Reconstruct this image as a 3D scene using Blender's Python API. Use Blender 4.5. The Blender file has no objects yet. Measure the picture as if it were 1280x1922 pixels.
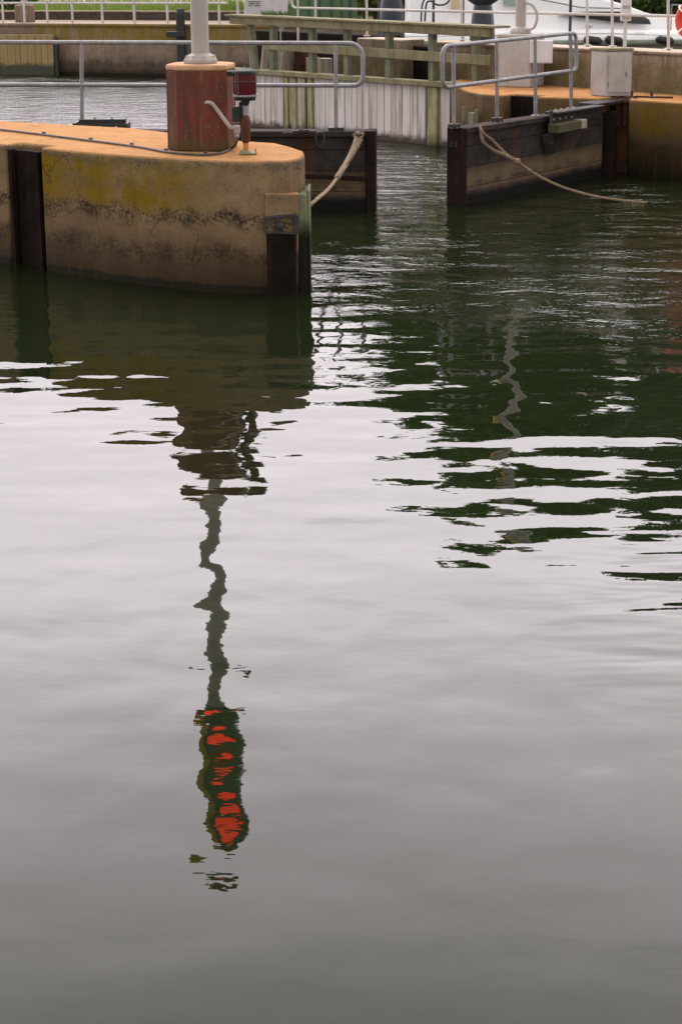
import bpy, bmesh, math, random
from mathutils import Vector, Matrix
random.seed(7)
SC = bpy.context.scene
COL = SC.collection
R = math.radians

# ------------------------------------------------------------------ camera
FPX, CXP, PYP, PITCH, ROLL, CAMH = 2880.0, 640.0, 562.0, R(12), R(0.4), 3.0
cam_d = bpy.data.cameras.new('camera')
cam = bpy.data.objects.new('camera', cam_d)
COL.objects.link(cam)
cam_d.sensor_fit = 'VERTICAL'
cam_d.sensor_height = 36.0
cam_d.lens = 36.0 * FPX / 1922.0
cam_d.shift_y = -(961.0 - PYP) / 1922.0
cam_d.clip_start = 0.1
cam_d.clip_end = 2000
cam.matrix_world = Matrix.Translation((0, 0, CAMH)) @ Matrix.Rotation(R(90) - PITCH, 4, 'X') @ Matrix.Rotation(-ROLL, 4, 'Z')
SC.camera = cam

# ------------------------------------------------------------------ world: bright overcast sky, thicker cloud behind the camera
SUN_EL, SUN_ROT = R(52), R(0)
w = bpy.data.worlds.new('World')
SC.world = w
w.use_nodes = True
wt = w.node_tree
wt.nodes.clear()
def wn(t, **k):
    n = wt.nodes.new(t)
    for a, b in k.items(): setattr(n, a, b)
    return n
sky = wn('ShaderNodeTexSky', sky_type='NISHITA', sun_disc=False, sun_elevation=SUN_EL, sun_rotation=SUN_ROT)
sky.air_density = 1.5; sky.dust_density = 4.0
tc = wn('ShaderNodeTexCoord')
sep = wn('ShaderNodeSeparateXYZ'); wt.links.new(tc.outputs['Generated'], sep.inputs[0])
mr = wn('ShaderNodeMapRange', interpolation_type='SMOOTHSTEP')
mr.inputs[1].default_value = -0.05; mr.inputs[2].default_value = 0.72
wt.links.new(sep.outputs['Y'], mr.inputs[0])
cl = wn('ShaderNodeTexNoise'); cl.inputs['Scale'].default_value = 2.2; cl.inputs['Detail'].default_value = 4
mp = wn('ShaderNodeMapping'); mp.inputs['Scale'].default_value = (1, 1, 3.2)
wt.links.new(tc.outputs['Generated'], mp.inputs[0]); wt.links.new(mp.outputs[0], cl.inputs['Vector'])
side = wn('ShaderNodeMix', data_type='RGBA')
side.inputs[6].default_value = (8.6, 8.35, 8.3, 1); side.inputs[7].default_value = (25.0, 23.1, 24.2, 1)
wt.links.new(mr.outputs[0], side.inputs[0])
cm = wn('ShaderNodeMapRange'); cm.inputs[1].default_value = .3; cm.inputs[2].default_value = .7
cm.inputs[3].default_value = .90; cm.inputs[4].default_value = 1.06
wt.links.new(cl.outputs['Fac'], cm.inputs[0])
cmul = wn('ShaderNodeMix', data_type='RGBA', blend_type='MULTIPLY'); cmul.inputs[0].default_value = 1
wt.links.new(side.outputs[2], cmul.inputs[6]); wt.links.new(cm.outputs[0], cmul.inputs[7])
zen = wn('ShaderNodeMapRange', interpolation_type='SMOOTHSTEP')
for i_, q_ in enumerate((.62, .95, 1.0, 1.25)): zen.inputs[i_ + 1].default_value = q_
wt.links.new(sep.outputs['Z'], zen.inputs[0])
zmul = wn('ShaderNodeMix', data_type='RGBA', blend_type='MULTIPLY'); zmul.inputs[0].default_value = 1
wt.links.new(cmul.outputs[2], zmul.inputs[6]); wt.links.new(zen.outputs[0], zmul.inputs[7])
mixw = wn('ShaderNodeMix', data_type='RGBA'); mixw.inputs[0].default_value = .93
wt.links.new(sky.outputs[0], mixw.inputs[6]); wt.links.new(zmul.outputs[2], mixw.inputs[7])
bg = wn('ShaderNodeBackground'); bg.inputs['Strength'].default_value = 0.1
wo = wn('ShaderNodeOutputWorld')
wt.links.new(mixw.outputs[2], bg.inputs[0]); wt.links.new(bg.outputs[0], wo.inputs[0])

sd = bpy.data.lights.new('sun', 'SUN'); sd.energy = 1.0; sd.angle = R(14); sd.color = (1.0, .95, .88)
so = bpy.data.objects.new('sun', sd); COL.objects.link(so)
so.rotation_euler = (Vector((0.1, -math.cos(SUN_EL), -math.sin(SUN_EL)))).to_track_quat('-Z', 'Y').to_euler()
so.location = (0, 30, 40)

vs = SC.view_settings
vs.view_transform = 'Standard'; vs.look = 'None'; vs.gamma = 1; vs.use_curve_mapping = False
vs.exposure = 0.48

# ------------------------------------------------------------------ measuring helpers (survey points taken from the photograph)
def _ray(x, y):
    a = (x - CXP) / FPX; b = (PYP - y) / FPX
    a, b = a * math.cos(ROLL) + b * math.sin(ROLL), -a * math.sin(ROLL) + b * math.cos(ROLL)
    return Vector((a, math.cos(PITCH) + b * math.sin(PITCH), -math.sin(PITCH) + b * math.cos(PITCH)))
def Z(x, y, z):                     # survey point at height z
    d = _ray(x, y); t = (z - CAMH) / d.z
    return Vector((d.x * t, d.y * t, z))
def Y(x, y, yy):                    # survey point at distance yy
    d = _ray(x, y); t = yy / d.y
    return Vector((d.x * t, yy, CAMH + d.z * t))
def ONL(x, A, B, z):                # point of the plan line A-B seen at photo column x
    lo, hi = -.9, 2.5
    A = Vector(A); B = Vector(B)
    def col(t):
        p = A.lerp(B, t); q = p.y * math.cos(PITCH) - (z - CAMH) * math.sin(PITCH)
        return CXP + p.x / q * FPX
    for _ in range(60):
        m = (lo + hi) / 2
        if (col(m) < x) == (col(hi) > col(lo)): lo = m
        else: hi = m
    p = A.lerp(B, (lo + hi) / 2)
    return Vector((p.x, p.y, z))

# ------------------------------------------------------------------ material helpers
class G:
    def __init__(s, name):
        s.m = bpy.data.materials.new(name); s.m.use_nodes = True
        s.t = s.m.node_tree; s.t.nodes.clear()
        s.out = s.t.nodes.new('ShaderNodeOutputMaterial')
        s.pos = s.t.nodes.new('ShaderNodeNewGeometry')
        s.oc = s.t.nodes.new('ShaderNodeTexCoord')
    def put(s, inp, v):
        if hasattr(v, 'is_output') or isinstance(v, bpy.types.NodeSocket): s.t.links.new(v, inp)
        else:
            if isinstance(v, (tuple, list)) and len(v) == 3 and inp.type == 'RGBA': v = (*v, 1)
            inp.default_value = v
    def map(s, scale, loc=(0, 0, 0), src='world', rot=(0, 0, 0)):
        n = s.t.nodes.new('ShaderNodeMapping'); n.inputs['Scale'].default_value = scale; n.inputs['Location'].default_value = loc
        n.inputs['Rotation'].default_value = rot
        s.t.links.new(s.pos.outputs['Position'] if src == 'world' else s.oc.outputs['Object'], n.inputs[0])
        return n.outputs[0]
    def noise(s, vec, scale, detail=3, rough=.55, dist=0):
        n = s.t.nodes.new('ShaderNodeTexNoise'); s.t.links.new(vec, n.inputs['Vector'])
        n.inputs['Scale'].default_value = scale; n.inputs['Detail'].default_value = detail
        n.inputs['Roughness'].default_value = rough; n.inputs['Distortion'].default_value = dist
        return n.outputs['Fac']
    def rng(s, v, a, b, c=0., d=1., smooth=False):
        n = s.t.nodes.new('ShaderNodeMapRange')
        if smooth: n.interpolation_type = 'SMOOTHSTEP'
        s.put(n.inputs[0], v)
        for i, q in enumerate((a, b, c, d)): n.inputs[i + 1].default_value = q
        return n.outputs[0]
    def mix(s, f, a, b, mode='MIX'):
        n = s.t.nodes.new('ShaderNodeMix'); n.data_type = 'RGBA'; n.blend_type = mode
        s.put(n.inputs[0], f); s.put(n.inputs[6], a); s.put(n.inputs[7], b)
        return n.outputs[2]
    def op(s, o, a, b=0., c=None):
        n = s.t.nodes.new('ShaderNodeMath'); n.operation = o
        s.put(n.inputs[0], a); s.put(n.inputs[1], b)
        if c is not None: s.put(n.inputs[2], c)
        return n.outputs[0]
    def xyz(s):
        n = s.t.nodes.new('ShaderNodeSeparateXYZ'); s.t.links.new(s.pos.outputs['Position'], n.inputs[0])
        return n.outputs
    def nz(s):
        n = s.t.nodes.new('ShaderNodeSeparateXYZ'); s.t.links.new(s.pos.outputs['True Normal'], n.inputs[0])
        return n.outputs[2]
    def bump(s, h, strength=.5, dist=.02, normal=None):
        n = s.t.nodes.new('ShaderNodeBump'); n.inputs['Strength'].default_value = strength
        n.inputs['Distance'].default_value = dist; s.put(n.inputs['Height'], h)
        if normal is not None: s.put(n.inputs['Normal'], normal)
        return n.outputs[0]
    def pbr(s, color, rough=.7, normal=None, metal=0., spec=.4, emit=None, estr=0., trans=0.):
        n = s.t.nodes.new('ShaderNodeBsdfPrincipled')
        s.put(n.inputs['Base Color'], color); s.put(n.inputs['Roughness'], rough); s.put(n.inputs['Metallic'], metal)
        n.inputs['Specular IOR Level'].default_value = spec
        if normal is not None: s.put(n.inputs['Normal'], normal)
        if emit is not None:
            s.put(n.inputs['Emission Color'], emit); n.inputs['Emission Strength'].default_value = estr
        s.t.links.new(n.outputs[0], s.out.inputs[0])
        return s.m

def worn(name, c1, c2, scale=4., rough=.7, metal=0., streak=None, streak_amt=.5, speck=.3, bump=.3, src='world', spec=.3):
    """paint, metal or timber: two mottled colours, optional vertical streaks of a third"""
    g = G(name)
    v = g.map((1, 1, 1), src=src)
    col = g.mix(g.rng(g.noise(v, scale, 5), .35, .65), c1, c2)
    if streak:
        sv = g.map((9, 9, .55), src=src)
        f = g.op('MULTIPLY', g.rng(g.noise(sv, 2.2, 4, .6), .48, .68), streak_amt)
        col = g.mix(f, col, streak)
    fine = g.noise(v, scale * 14, 3, .7)
    col = g.mix(speck, col, g.mix(fine, (.25, .25, .25), (.9, .9, .9)), 'OVERLAY')
    return g.pbr(col, rough, g.bump(fine, bump, .006), metal, spec)

def concrete(name, base, base2, top, bands=(), moss=None, streak=None, streak_amt=.6, fine=1., rustcut=.62, wet_top=.80, wet_amt=.93, runs_amt=.35):
    """old lock concrete. bands: (z, half width, colour, strength) tide stains; moss: (z0, z1, x0, x1, colour)"""
    g = G(name)
    v = g.map((1, 1, 1)); x = g.xyz()
    big = g.noise(v, 1.3, 5, .6); mid = g.noise(v, 6, 6, .65); tiny = g.noise(v, 70, 4, .7)
    pit = g.noise(v, 34, 3, .6)
    col = g.mix(g.rng(big, .35, .65), base, base2)
    col = g.mix(g.op('MULTIPLY', g.rng(mid, .45, .75), .45), col, tuple(c * .55 for c in base2))
    if streak:
        f = g.op('MULTIPLY', g.rng(g.noise(g.map((7, 7, .45)), 2.0, 5, .62), .47, .66), streak_amt)
        col = g.mix(f, col, streak)
    zn = g.op('ADD', x[2], g.op('MULTIPLY', g.op('SUBTRACT', g.noise(g.map((1, 1, .6)), 2.3, 5, .65), .5), .34))
    if moss:
        z0, z1, x0, x1, mc = moss
        f = g.op('MULTIPLY', g.rng(zn, z0 - .09, z0 + .12, smooth=True), g.rng(zn, z1 + .2, z1, smooth=True))
        f = g.op('MULTIPLY', f, g.op('MULTIPLY', g.rng(x[0], x0 - .3, x0 + .3, smooth=True), g.rng(x[0], x1 + .5, x1 - .3, smooth=True)))
        f = g.op('MULTIPLY', f, g.rng(g.noise(g.map((1.6, 1.6, .7)), 2.2, 5, .7), .30, .56))
        col = g.mix(g.op('MULTIPLY', f, .92), col, mc)
    for (z, hw, c, st) in bands:
        d = g.op('ABSOLUTE', g.op('SUBTRACT', zn, z))
        f = g.op('MULTIPLY', g.rng(d, hw, hw * .15, smooth=True), g.rng(g.op('ADD', g.op('MULTIPLY', mid, .45), g.op('MULTIPLY', pit, .55)), .42, .60))
        col = g.mix(g.op('MULTIPLY', f, st), col, c)
    # wet tide zone, kept damp by the water
    wet = g.rng(zn, wet_top, .02, smooth=True)
    col = g.mix(g.op('MULTIPLY', wet, wet_amt), col, tuple(c * .15 for c in base2))
    # crisp wet line, rust runs, form joints and fine cracks
    col = g.mix(g.op('MULTIPLY', g.rng(g.op('ADD', x[2], g.op('MULTIPLY', mid, .10)), .135, .125), .8), col, (.010, .009, .006))
    runs = g.op('MULTIPLY', g.rng(g.noise(g.map((5.5, 5.5, .3), (2, 5, 0)), 2.4, 4, .6), .58, .70), runs_amt)
    col = g.mix(runs, col, (.10, .045, .014))
    vor = g.t.nodes.new('ShaderNodeTexVoronoi'); vor.feature = 'DISTANCE_TO_EDGE'; vor.inputs['Scale'].default_value = 1.1
    wv = g.t.nodes.new('ShaderNodeVectorMath'); wv.operation = 'ADD'
    nv = g.t.nodes.new('ShaderNodeTexNoise'); nv.inputs['Scale'].default_value = 3; nv.inputs['Detail'].default_value = 5; g.t.links.new(v, nv.inputs['Vector'])
    sv_ = g.t.nodes.new('ShaderNodeVectorMath'); sv_.operation = 'SCALE'; sv_.inputs['Scale'].default_value = .5; g.t.links.new(nv.outputs['Color'], sv_.inputs[0])
    g.t.links.new(v, wv.inputs[0]); g.t.links.new(sv_.outputs[0], wv.inputs[1]); g.t.links.new(wv.outputs[0], vor.inputs['Vector'])
    crack = g.op('MULTIPLY', g.rng(vor.outputs['Distance'], .012, .002), g.rng(big, .45, .6))
    col = g.mix(g.op('MULTIPLY', crack, .6), col, (.02, .016, .012))
    # pits and black specks
    col = g.mix(g.op('MULTIPLY', g.rng(pit, .635, .70), .55), col, (.02, .018, .014))
    # lighter top colour on level faces
    tz = g.rng(g.nz(), .55, .9, smooth=True)
    tcol = g.mix(g.rng(g.noise(v, 3.2, 5, .65), .38, .66), top, tuple(min(1, c * f) for c, f in zip(top, (1.12, 1.2, 1.3))))
    tcol = g.mix(g.op('MULTIPLY', g.rng(g.noise(v, 2.1, 5, .7), rustcut, rustcut + .1), .7), tcol, (.36, .10, .025))
    tcol = g.mix(g.op('MULTIPLY', g.rng(pit, .60, .68), .35), tcol, (.10, .07, .05))
    tcol = g.mix(g.op('MULTIPLY', g.rng(mid, .55, .72), .5), tcol, tuple(c * .5 for c in top))
    tcol = g.mix(g.op('MULTIPLY', crack, .5), tcol, (.09, .05, .03))
    tcol = g.mix(g.op('MULTIPLY', g.rng(g.noise(g.map((1, 1, 1), (7, 3, 1)), 9, 2, .5), .735, .75), .8), tcol, (.62, .58, .52))
    col = g.mix(tz, col, tcol)
    col = g.mix(.35 * fine, col, g.mix(tiny, (.2, .2, .2), (.85, .85, .85)), 'OVERLAY')
    n1 = g.bump(mid, .45, .03); n2 = g.bump(g.op('ADD', tiny, pit), .45, .008, n1)
    rough = g.op('SUBTRACT', .9, g.op('MULTIPLY', wet, .35))
    return g.pbr(col, rough, n2, spec=.08)

def boards(name, c1, c2, axis_rot, width, gapc, streak=None, streak_amt=.6, low=None, low_z=.2, bump=.5):
    """vertical timber boards; each board its own tone. axis_rot turns the board axis in plan"""
    g = G(name); x = g.xyz()
    along = g.op('ADD', g.op('MULTIPLY', x[0], math.cos(axis_rot)), g.op('MULTIPLY', x[1], math.sin(axis_rot)))
    along = g.op('ADD', along, g.op('MULTIPLY', g.op('SUBTRACT', g.noise(g.map((.9, .9, .0)), 2.6, 2), .5), width * 1.6))
    q = g.op('DIVIDE', along, width); fr = g.op('FRACT', q); cell = g.op('FLOOR', q)
    wn_ = g.t.nodes.new('ShaderNodeTexWhiteNoise'); wn_.noise_dimensions = '1D'; g.put(wn_.inputs['W'], cell)
    grain = g.noise(g.map((14, 14, .9)), 2.4, 6, .62)
    col = g.mix(g.op('ADD', g.op('MULTIPLY', wn_.outputs[0], .55), g.op('MULTIPLY', g.rng(grain, .3, .7), .45)), c1, c2)
    if streak:
        f = g.op('MULTIPLY', g.rng(g.noise(g.map((5, 5, .35)), 2.0, 5, .6), .50, .66), streak_amt)
        col = g.mix(f, col, streak)
    if low:
        zn = g.op('ADD', x[2], g.op('MULTIPLY', g.op('SUBTRACT', g.noise(g.map((1, 1, 1)), 5, 5, .7), .5), .35))
        col = g.mix(g.rng(zn, low_z + .1, low_z - .06, smooth=True), col, low)
    gap = g.op('MINIMUM', g.rng(fr, .0, .07), g.rng(fr, 1., .96))
    col = g.mix(g.op('SUBTRACT', 1., gap), col, gapc)
    return g.pbr(col, .8, g.bump(g.op('ADD', gap, g.op('MULTIPLY', grain, .35)), bump, .02), spec=.25)

def timber_gate(name):
    g = G(name); x = g.xyz(); v = g.map((1, 1, 1))
    zn = g.op('ADD', x[2], g.op('MULTIPLY', g.op('SUBTRACT', g.noise(g.map((1, 1, 1)), 2.6, 5, .65), .5), .12))
    grain = g.noise(g.map((2.0, 2.0, 24)), 2.0, 5, .65)
    mott = g.noise(v, 3.4, 6, .65)
    top = g.mix(g.rng(mott, .36, .64), (.050, .040, .034), (.022, .018, .016))
    top = g.mix(g.op('MULTIPLY', g.rng(g.noise(g.map((3.2, 3.2, .35)), 1.6, 4, .6), .52, .66), .65), top, (.085, .030, .012))
    tan = g.mix(g.rng(mott, .3, .7), (.165, .115, .068), (.105, .073, .042))
    f = g.op('MULTIPLY', g.rng(zn, .14, .24, smooth=True), g.rng(zn, .56, .36, smooth=True))
    col = g.mix(g.op('MULTIPLY', f, .9), top, tan)
    col = g.mix(g.rng(zn, .16, .10, smooth=True), col, (.012, .011, .009))
    d = g.op('ABSOLUTE', g.op('SUBTRACT', zn, .27))
    col = g.mix(g.op('MULTIPLY', g.rng(d, .05, .01, smooth=True), g.op('MULTIPLY', g.rng(mott, .45, .6), .7)), col, (.02, .017, .012))
    frz = g.op('FRACT', g.op('DIVIDE', g.op('ADD', x[2], .04), .27))
    seam = g.op('MINIMUM', g.rng(frz, .0, .05), g.rng(frz, 1., .97))
    col = g.mix(g.op('SUBTRACT', 1., g.op('ADD', .35, g.op('MULTIPLY', seam, .65))), col, (.006, .005, .004))
    col = g.mix(.4, col, g.mix(g.noise(v, 60, 4, .7), (.22, .22, .22), (.85, .85, .85)), 'OVERLAY')
    return g.pbr(col, .8, g.bump(g.op('ADD', g.op('MULTIPLY', seam, .6), grain), .55, .02), spec=.08)

M = {}
M['pier'] = concrete('pier_concrete', (.235, .155, .084), (.165, .108, .056), (.39, .193, .075),
    bands=[(.70, .13, (.018, .014, .010), .92), (.33, .16, (.028, .018, .010), .85), (1.22, .09, (.075, .065, .048), .75), (.98, .10, (.09, .075, .05), .4)],
    moss=(.74, 1.16, -3.3, -1.5, (.165, .098, .001)), wet_top=.78, wet_amt=.93)
M['pier_right'] = concrete('right_pier_concrete', (.145, .10, .05), (.095, .066, .035), (.40, .193, .074),
    bands=[(.42, .16, (.03, .025, .012), .7)], moss=(.62, 1.0, 3.6, 9, (.16, .09, .005)), streak=(.20, .085, .025), streak_amt=.5, rustcut=.55, wet_top=1.05, wet_amt=.97)
M['lock_wall'] = concrete('lock_wall_concrete', (.32, .245, .18), (.195, .15, .10), (.52, .41, .31),
    moss=(.95, 1.5, -4, 9, (.13, .105, .05)), streak=(.07, .06, .025), streak_amt=.55, wet_top=.3, wet_amt=.6, rustcut=.75)
M['far_wall'] = concrete('far_wall_concrete', (.28, .205, .15), (.20, .15, .105), (.40, .29, .215),
    bands=[(.36, .12, (.06, .035, .025), .8), (.05, .2, (.03, .025, .018), .9)],
    moss=(1.0, 1.6, -9.4, -1.5, (.20, .135, .025)), streak=(.12, .085, .045), streak_amt=.5, rustcut=.8)
g = G('rust_red_paint'); v_ = g.map((1, 1, 1))
c_ = g.mix(g.rng(g.noise(v_, 3.4, 6, .65), .36, .64), (.150, .036, .022), (.085, .036, .022))
c_ = g.mix(g.op('MULTIPLY', g.rng(g.noise(g.map((8, 8, .5)), 2.0, 5, .62), .50, .66), .8), c_, (.050, .036, .024))
c_ = g.mix(g.op('MULTIPLY', g.rng(g.noise(g.map((11, 11, .7), (3, 1, 0)), 2.2, 5, .65), .55, .70), .55), c_, (.20, .15, .125))
c_ = g.mix(g.op('MULTIPLY', g.rng(g.noise(v_, 22, 4, .65), .62, .67), .35), c_, (.17, .12, .095))
c_ = g.mix(g.op('MULTIPLY', g.rng(g.op('ADD', g.xyz()[2], g.op('MULTIPLY', g.noise(v_, 5, 5, .7), .5)), 1.72, 1.52, smooth=True), .75), c_, (.075, .058, .022))
f_ = g.noise(v_, 60, 4, .7)
c_ = g.mix(.5, c_, g.mix(f_, (.2, .2, .2), (.88, .88, .88)), 'OVERLAY')
M['red_paint'] = g.pbr(c_, .7, g.bump(g.op('ADD', f_, g.noise(v_, 22, 4, .65)), .5, .008), spec=.12)
M['grey_conc'] = worn('pale_plinth_concrete', (.44, .40, .375), (.35, .31, .29), 3, .85, streak=(.24, .21, .15), streak_amt=.3)
M['rim'] = worn('bare_concrete_rim', (.50, .30, .17), (.40, .22, .12), 6, .85)
M['pole'] = worn('pole_paint', (.37, .335, .30), (.31, .28, .25), 2.2, .5, streak=(.33, .25, .2), streak_amt=.35, speck=.12, bump=.1)
M['galv'] = worn('galvanised_steel', (.27, .26, .265), (.19, .185, .19), 7, .5, streak=(.16, .09, .05), streak_amt=.35, metal=.3, speck=.15, bump=.1, spec=.5)
M['white_rail'] = worn('white_rail_paint', (.55, .52, .49), (.44, .41, .38), 5, .5, streak=(.3, .18, .1), streak_amt=.3, speck=.12, bump=.1)
M['gate'] = timber_gate('gate_timber')
M['tip'] = worn('tip_post_timber', (.019, .012, .010), (.009, .006, .005), 4, .75, streak=(.040, .014, .009), streak_amt=.6, bump=.5, spec=.08)
M['black_iron'] = worn('black_iron', (.022, .022, .024), (.038, .032, .03), 8, .5, metal=.3, speck=.2, bump=.3, spec=.5)
M['cage'] = worn('cage_dark_steel', (.10, .095, .095), (.05, .045, .045), 20, .5, metal=.2, spec=.3)
M['rust'] = worn('rusty_iron', (.10, .032, .013), (.04, .016, .010), 7, .8, streak=(.025, .012, .008), streak_amt=.7, bump=.6)
M['orange_rust'] = worn('orange_rust', (.50, .20, .05), (.30, .09, .03), 9, .8, bump=.4)
M['dark_slot'] = worn('dark_slot_timber_and_void', (.014, .009, .007), (.007, .005, .004), 5, .8, streak=(.034, .014, .007), streak_amt=.5, bump=.5, spec=.06)  # near-black slot parts; also painted shade for the lock wall voids
M['green_paint'] = worn('pale_green_paint', (.20, .22, .12), (.15, .15, .085), 4, .7, streak=(.05, .03, .012), streak_amt=.6, bump=.3, spec=.1)
M['lantern_green'] = worn('lantern_dark_green', (.014, .017, .015), (.026, .026, .024), 9, .5, metal=.1, speck=.25, bump=.2, spec=.2)
M['foot_green'] = worn('foot_green_paint', (.16, .15, .075), (.22, .17, .09), 12, .6)
M['sig_green'] = worn('signal_green_paint', (.020, .055, .034), (.03, .075, .045), 4, .45, speck=.1, bump=.1)
M['sig_yellow'] = worn('signal_yellow_paint', (.60, .36, .02), (.50, .29, .02), 4, .5, speck=.1, bump=.1)
M['rope'] = worn('weathered_rope', (.25, .18, .12), (.17, .12, .08), 20, .95, speck=.5, bump=.8)
M['cable'] = worn('cable_rubber', (.05, .045, .045), (.075, .065, .06), 10, .5)
M['conduit'] = worn('conduit_grey', (.42, .36, .33), (.34, .28, .25), 9, .5, speck=.15, bump=.1)
M['mossy'] = worn('mossy_timber', (.25, .21, .13), (.17, .145, .075), 3.5, .85, streak=(.09, .088, .035), streak_amt=.65, speck=.4, bump=.5)
M['mossy_dark'] = worn('dark_mossy_timber', (.10, .085, .05), (.065, .058, .03), 4, .85, streak=(.06, .07, .015), streak_amt=.7, bump=.4, spec=.1)
M['mossy_post'] = worn('mossy_green_post', (.11, .125, .07), (.19, .18, .12), 3.5, .85, streak=(.06, .08, .04), streak_amt=.6, speck=.4, bump=.5)
M['pale_pile'] = worn('pale_pile_timber', (.36, .32, .26), (.28, .24, .18), 4, .85, streak=(.12, .09, .05), streak_amt=.6, bump=.4)
M['white_paint'] = worn('white_gelcoat', (.90, .88, .87), (.86, .84, .83), 2, .3, speck=.05, bump=.02, spec=.5)
M['box_white'] = worn('box_white_paint', (.66, .63, .66), (.58, .55, .57), 4, .5, streak=(.4, .33, .28), streak_amt=.3, speck=.1, bump=.1)
M['rub'] = worn('rubrail_grey_green', (.20, .21, .17), (.15, .155, .12), 4, .6, speck=.1)
M['fender_black'] = worn('fender_rubber', (.02, .02, .022), (.03, .03, .03), 5, .5)
M['shed'] = worn('shed_green_paint', (.085, .16, .055), (.065, .12, .045), 1.3, .7, streak=(.05, .085, .04), streak_amt=.6, speck=.25)
M['kerb'] = worn('dark_kerb_stone', (.075, .055, .045), (.045, .035, .03), 3, .9, streak=(.12, .09, .07), streak_amt=.4, bump=.5)
M['bark'] = worn('tree_bark', (.07, .055, .04), (.045, .035, .028), 6, .9, bump=.8)
M['board'] = worn('notice_board_paint', (.58, .55, .56), (.50, .47, .47), 3, .6, streak=(.3, .26, .24), streak_amt=.4, speck=.1)
M['ink'] = worn('faded_ink', (.10, .10, .11), (.18, .17, .18), 20, .7)
M['buoy'] = worn('lifebuoy_red', (.70, .055, .02), (.60, .04, .018), 5, .45, speck=.08, bump=.1, spec=.5)
M['cream'] = worn('cream_panel', (.72, .52, .34), (.66, .47, .30), 3, .5, speck=.1)
M['mast_navy'] = worn('navy_iron', (.018, .022, .035), (.03, .034, .045), 5, .5, speck=.2, bump=.2, spec=.5)

g = G('hull_paint'); M['hull_paint'] = g.pbr(g.mix(g.rng(g.xyz()[2], 1.26, 1.27), (.20, .16, .11), g.mix(g.noise(g.map((1, 1, 1)), 2, 3), (.90, .88, .87), (.87, .85, .84))), .3, spec=.5)
def glass(name, col, rough=.08, spec=.7):
    g = G(name); return g.pbr(g.mix(g.noise(g.map((1, 1, 1)), 3), col, tuple(c * .7 for c in col)), rough, spec=spec)
M['dark_glass'] = glass('dark_window_glass', (.012, .015, .018))
M['green_glass'] = glass('green_window_glass', (.30, .42, .34))
M['red_glass'] = glass('red_lantern_glass', (.085, .002, .003), .25, .2)
M['smoke_glass'] = glass('smoky_lantern_glass', (.05, .012, .012), .12)
g = G('lit_red_lamp'); M['red_lamp'] = g.pbr(g.mix(g.noise(g.map((1, 1, 1)), 40), (.75, .03, .012), (.6, .02, .01)), .3, emit=(1, .026, .010), estr=2.4)

def foliage(name, a, b, c):
    g = G(name)
    v = g.map((1, 1, 1)); n1 = g.rng(g.noise(v, .45, 3), .35, .65); n2 = g.noise(v, 6, 2)
    oi = g.t.nodes.new('ShaderNodeObjectInfo')
    col = g.mix(n1, a, b); col = g.mix(g.rng(n2, .4, .7), col, c)
    m = g.pbr(col, .6, spec=.3)
    p = [n for n in g.t.nodes if n.type == 'BSDF_PRINCIPLED'][0]
    tr = g.t.nodes.new('ShaderNodeBsdfTranslucent'); g.put(tr.inputs[0], col)
    ms = g.t.nodes.new('ShaderNodeMixShader'); ms.inputs[0].default_value = .45
    g.t.links.new(p.outputs[0], ms.inputs[1]); g.t.links.new(tr.outputs[0], ms.inputs[2]); g.t.links.new(ms.outputs[0], g.out.inputs[0])
    return m
M['leaf_dark'] = foliage('leaves_dark', (0.06, 0.11, 0.02), (0.085, 0.135, 0.025), (0.04, 0.07, 0.015))
M['leaf_mid'] = foliage('leaves_mid', (0.09, 0.17, 0.022), (0.12, 0.19, 0.028), (0.06, 0.11, 0.018))
M['leaf_grey'] = foliage('leaves_grey', (0.1, 0.135, 0.078), (0.13, 0.16, 0.1), (0.065, 0.09, 0.052))
M['leaf_yellow'] = foliage('leaves_yellow_green', (.14, .16, .02), (.17, .17, .03), (.07, .10, .02))
M['grass'] = foliage('grass_blades', (.13, .21, .03), (.19, .26, .05), (.09, .15, .025))

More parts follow.
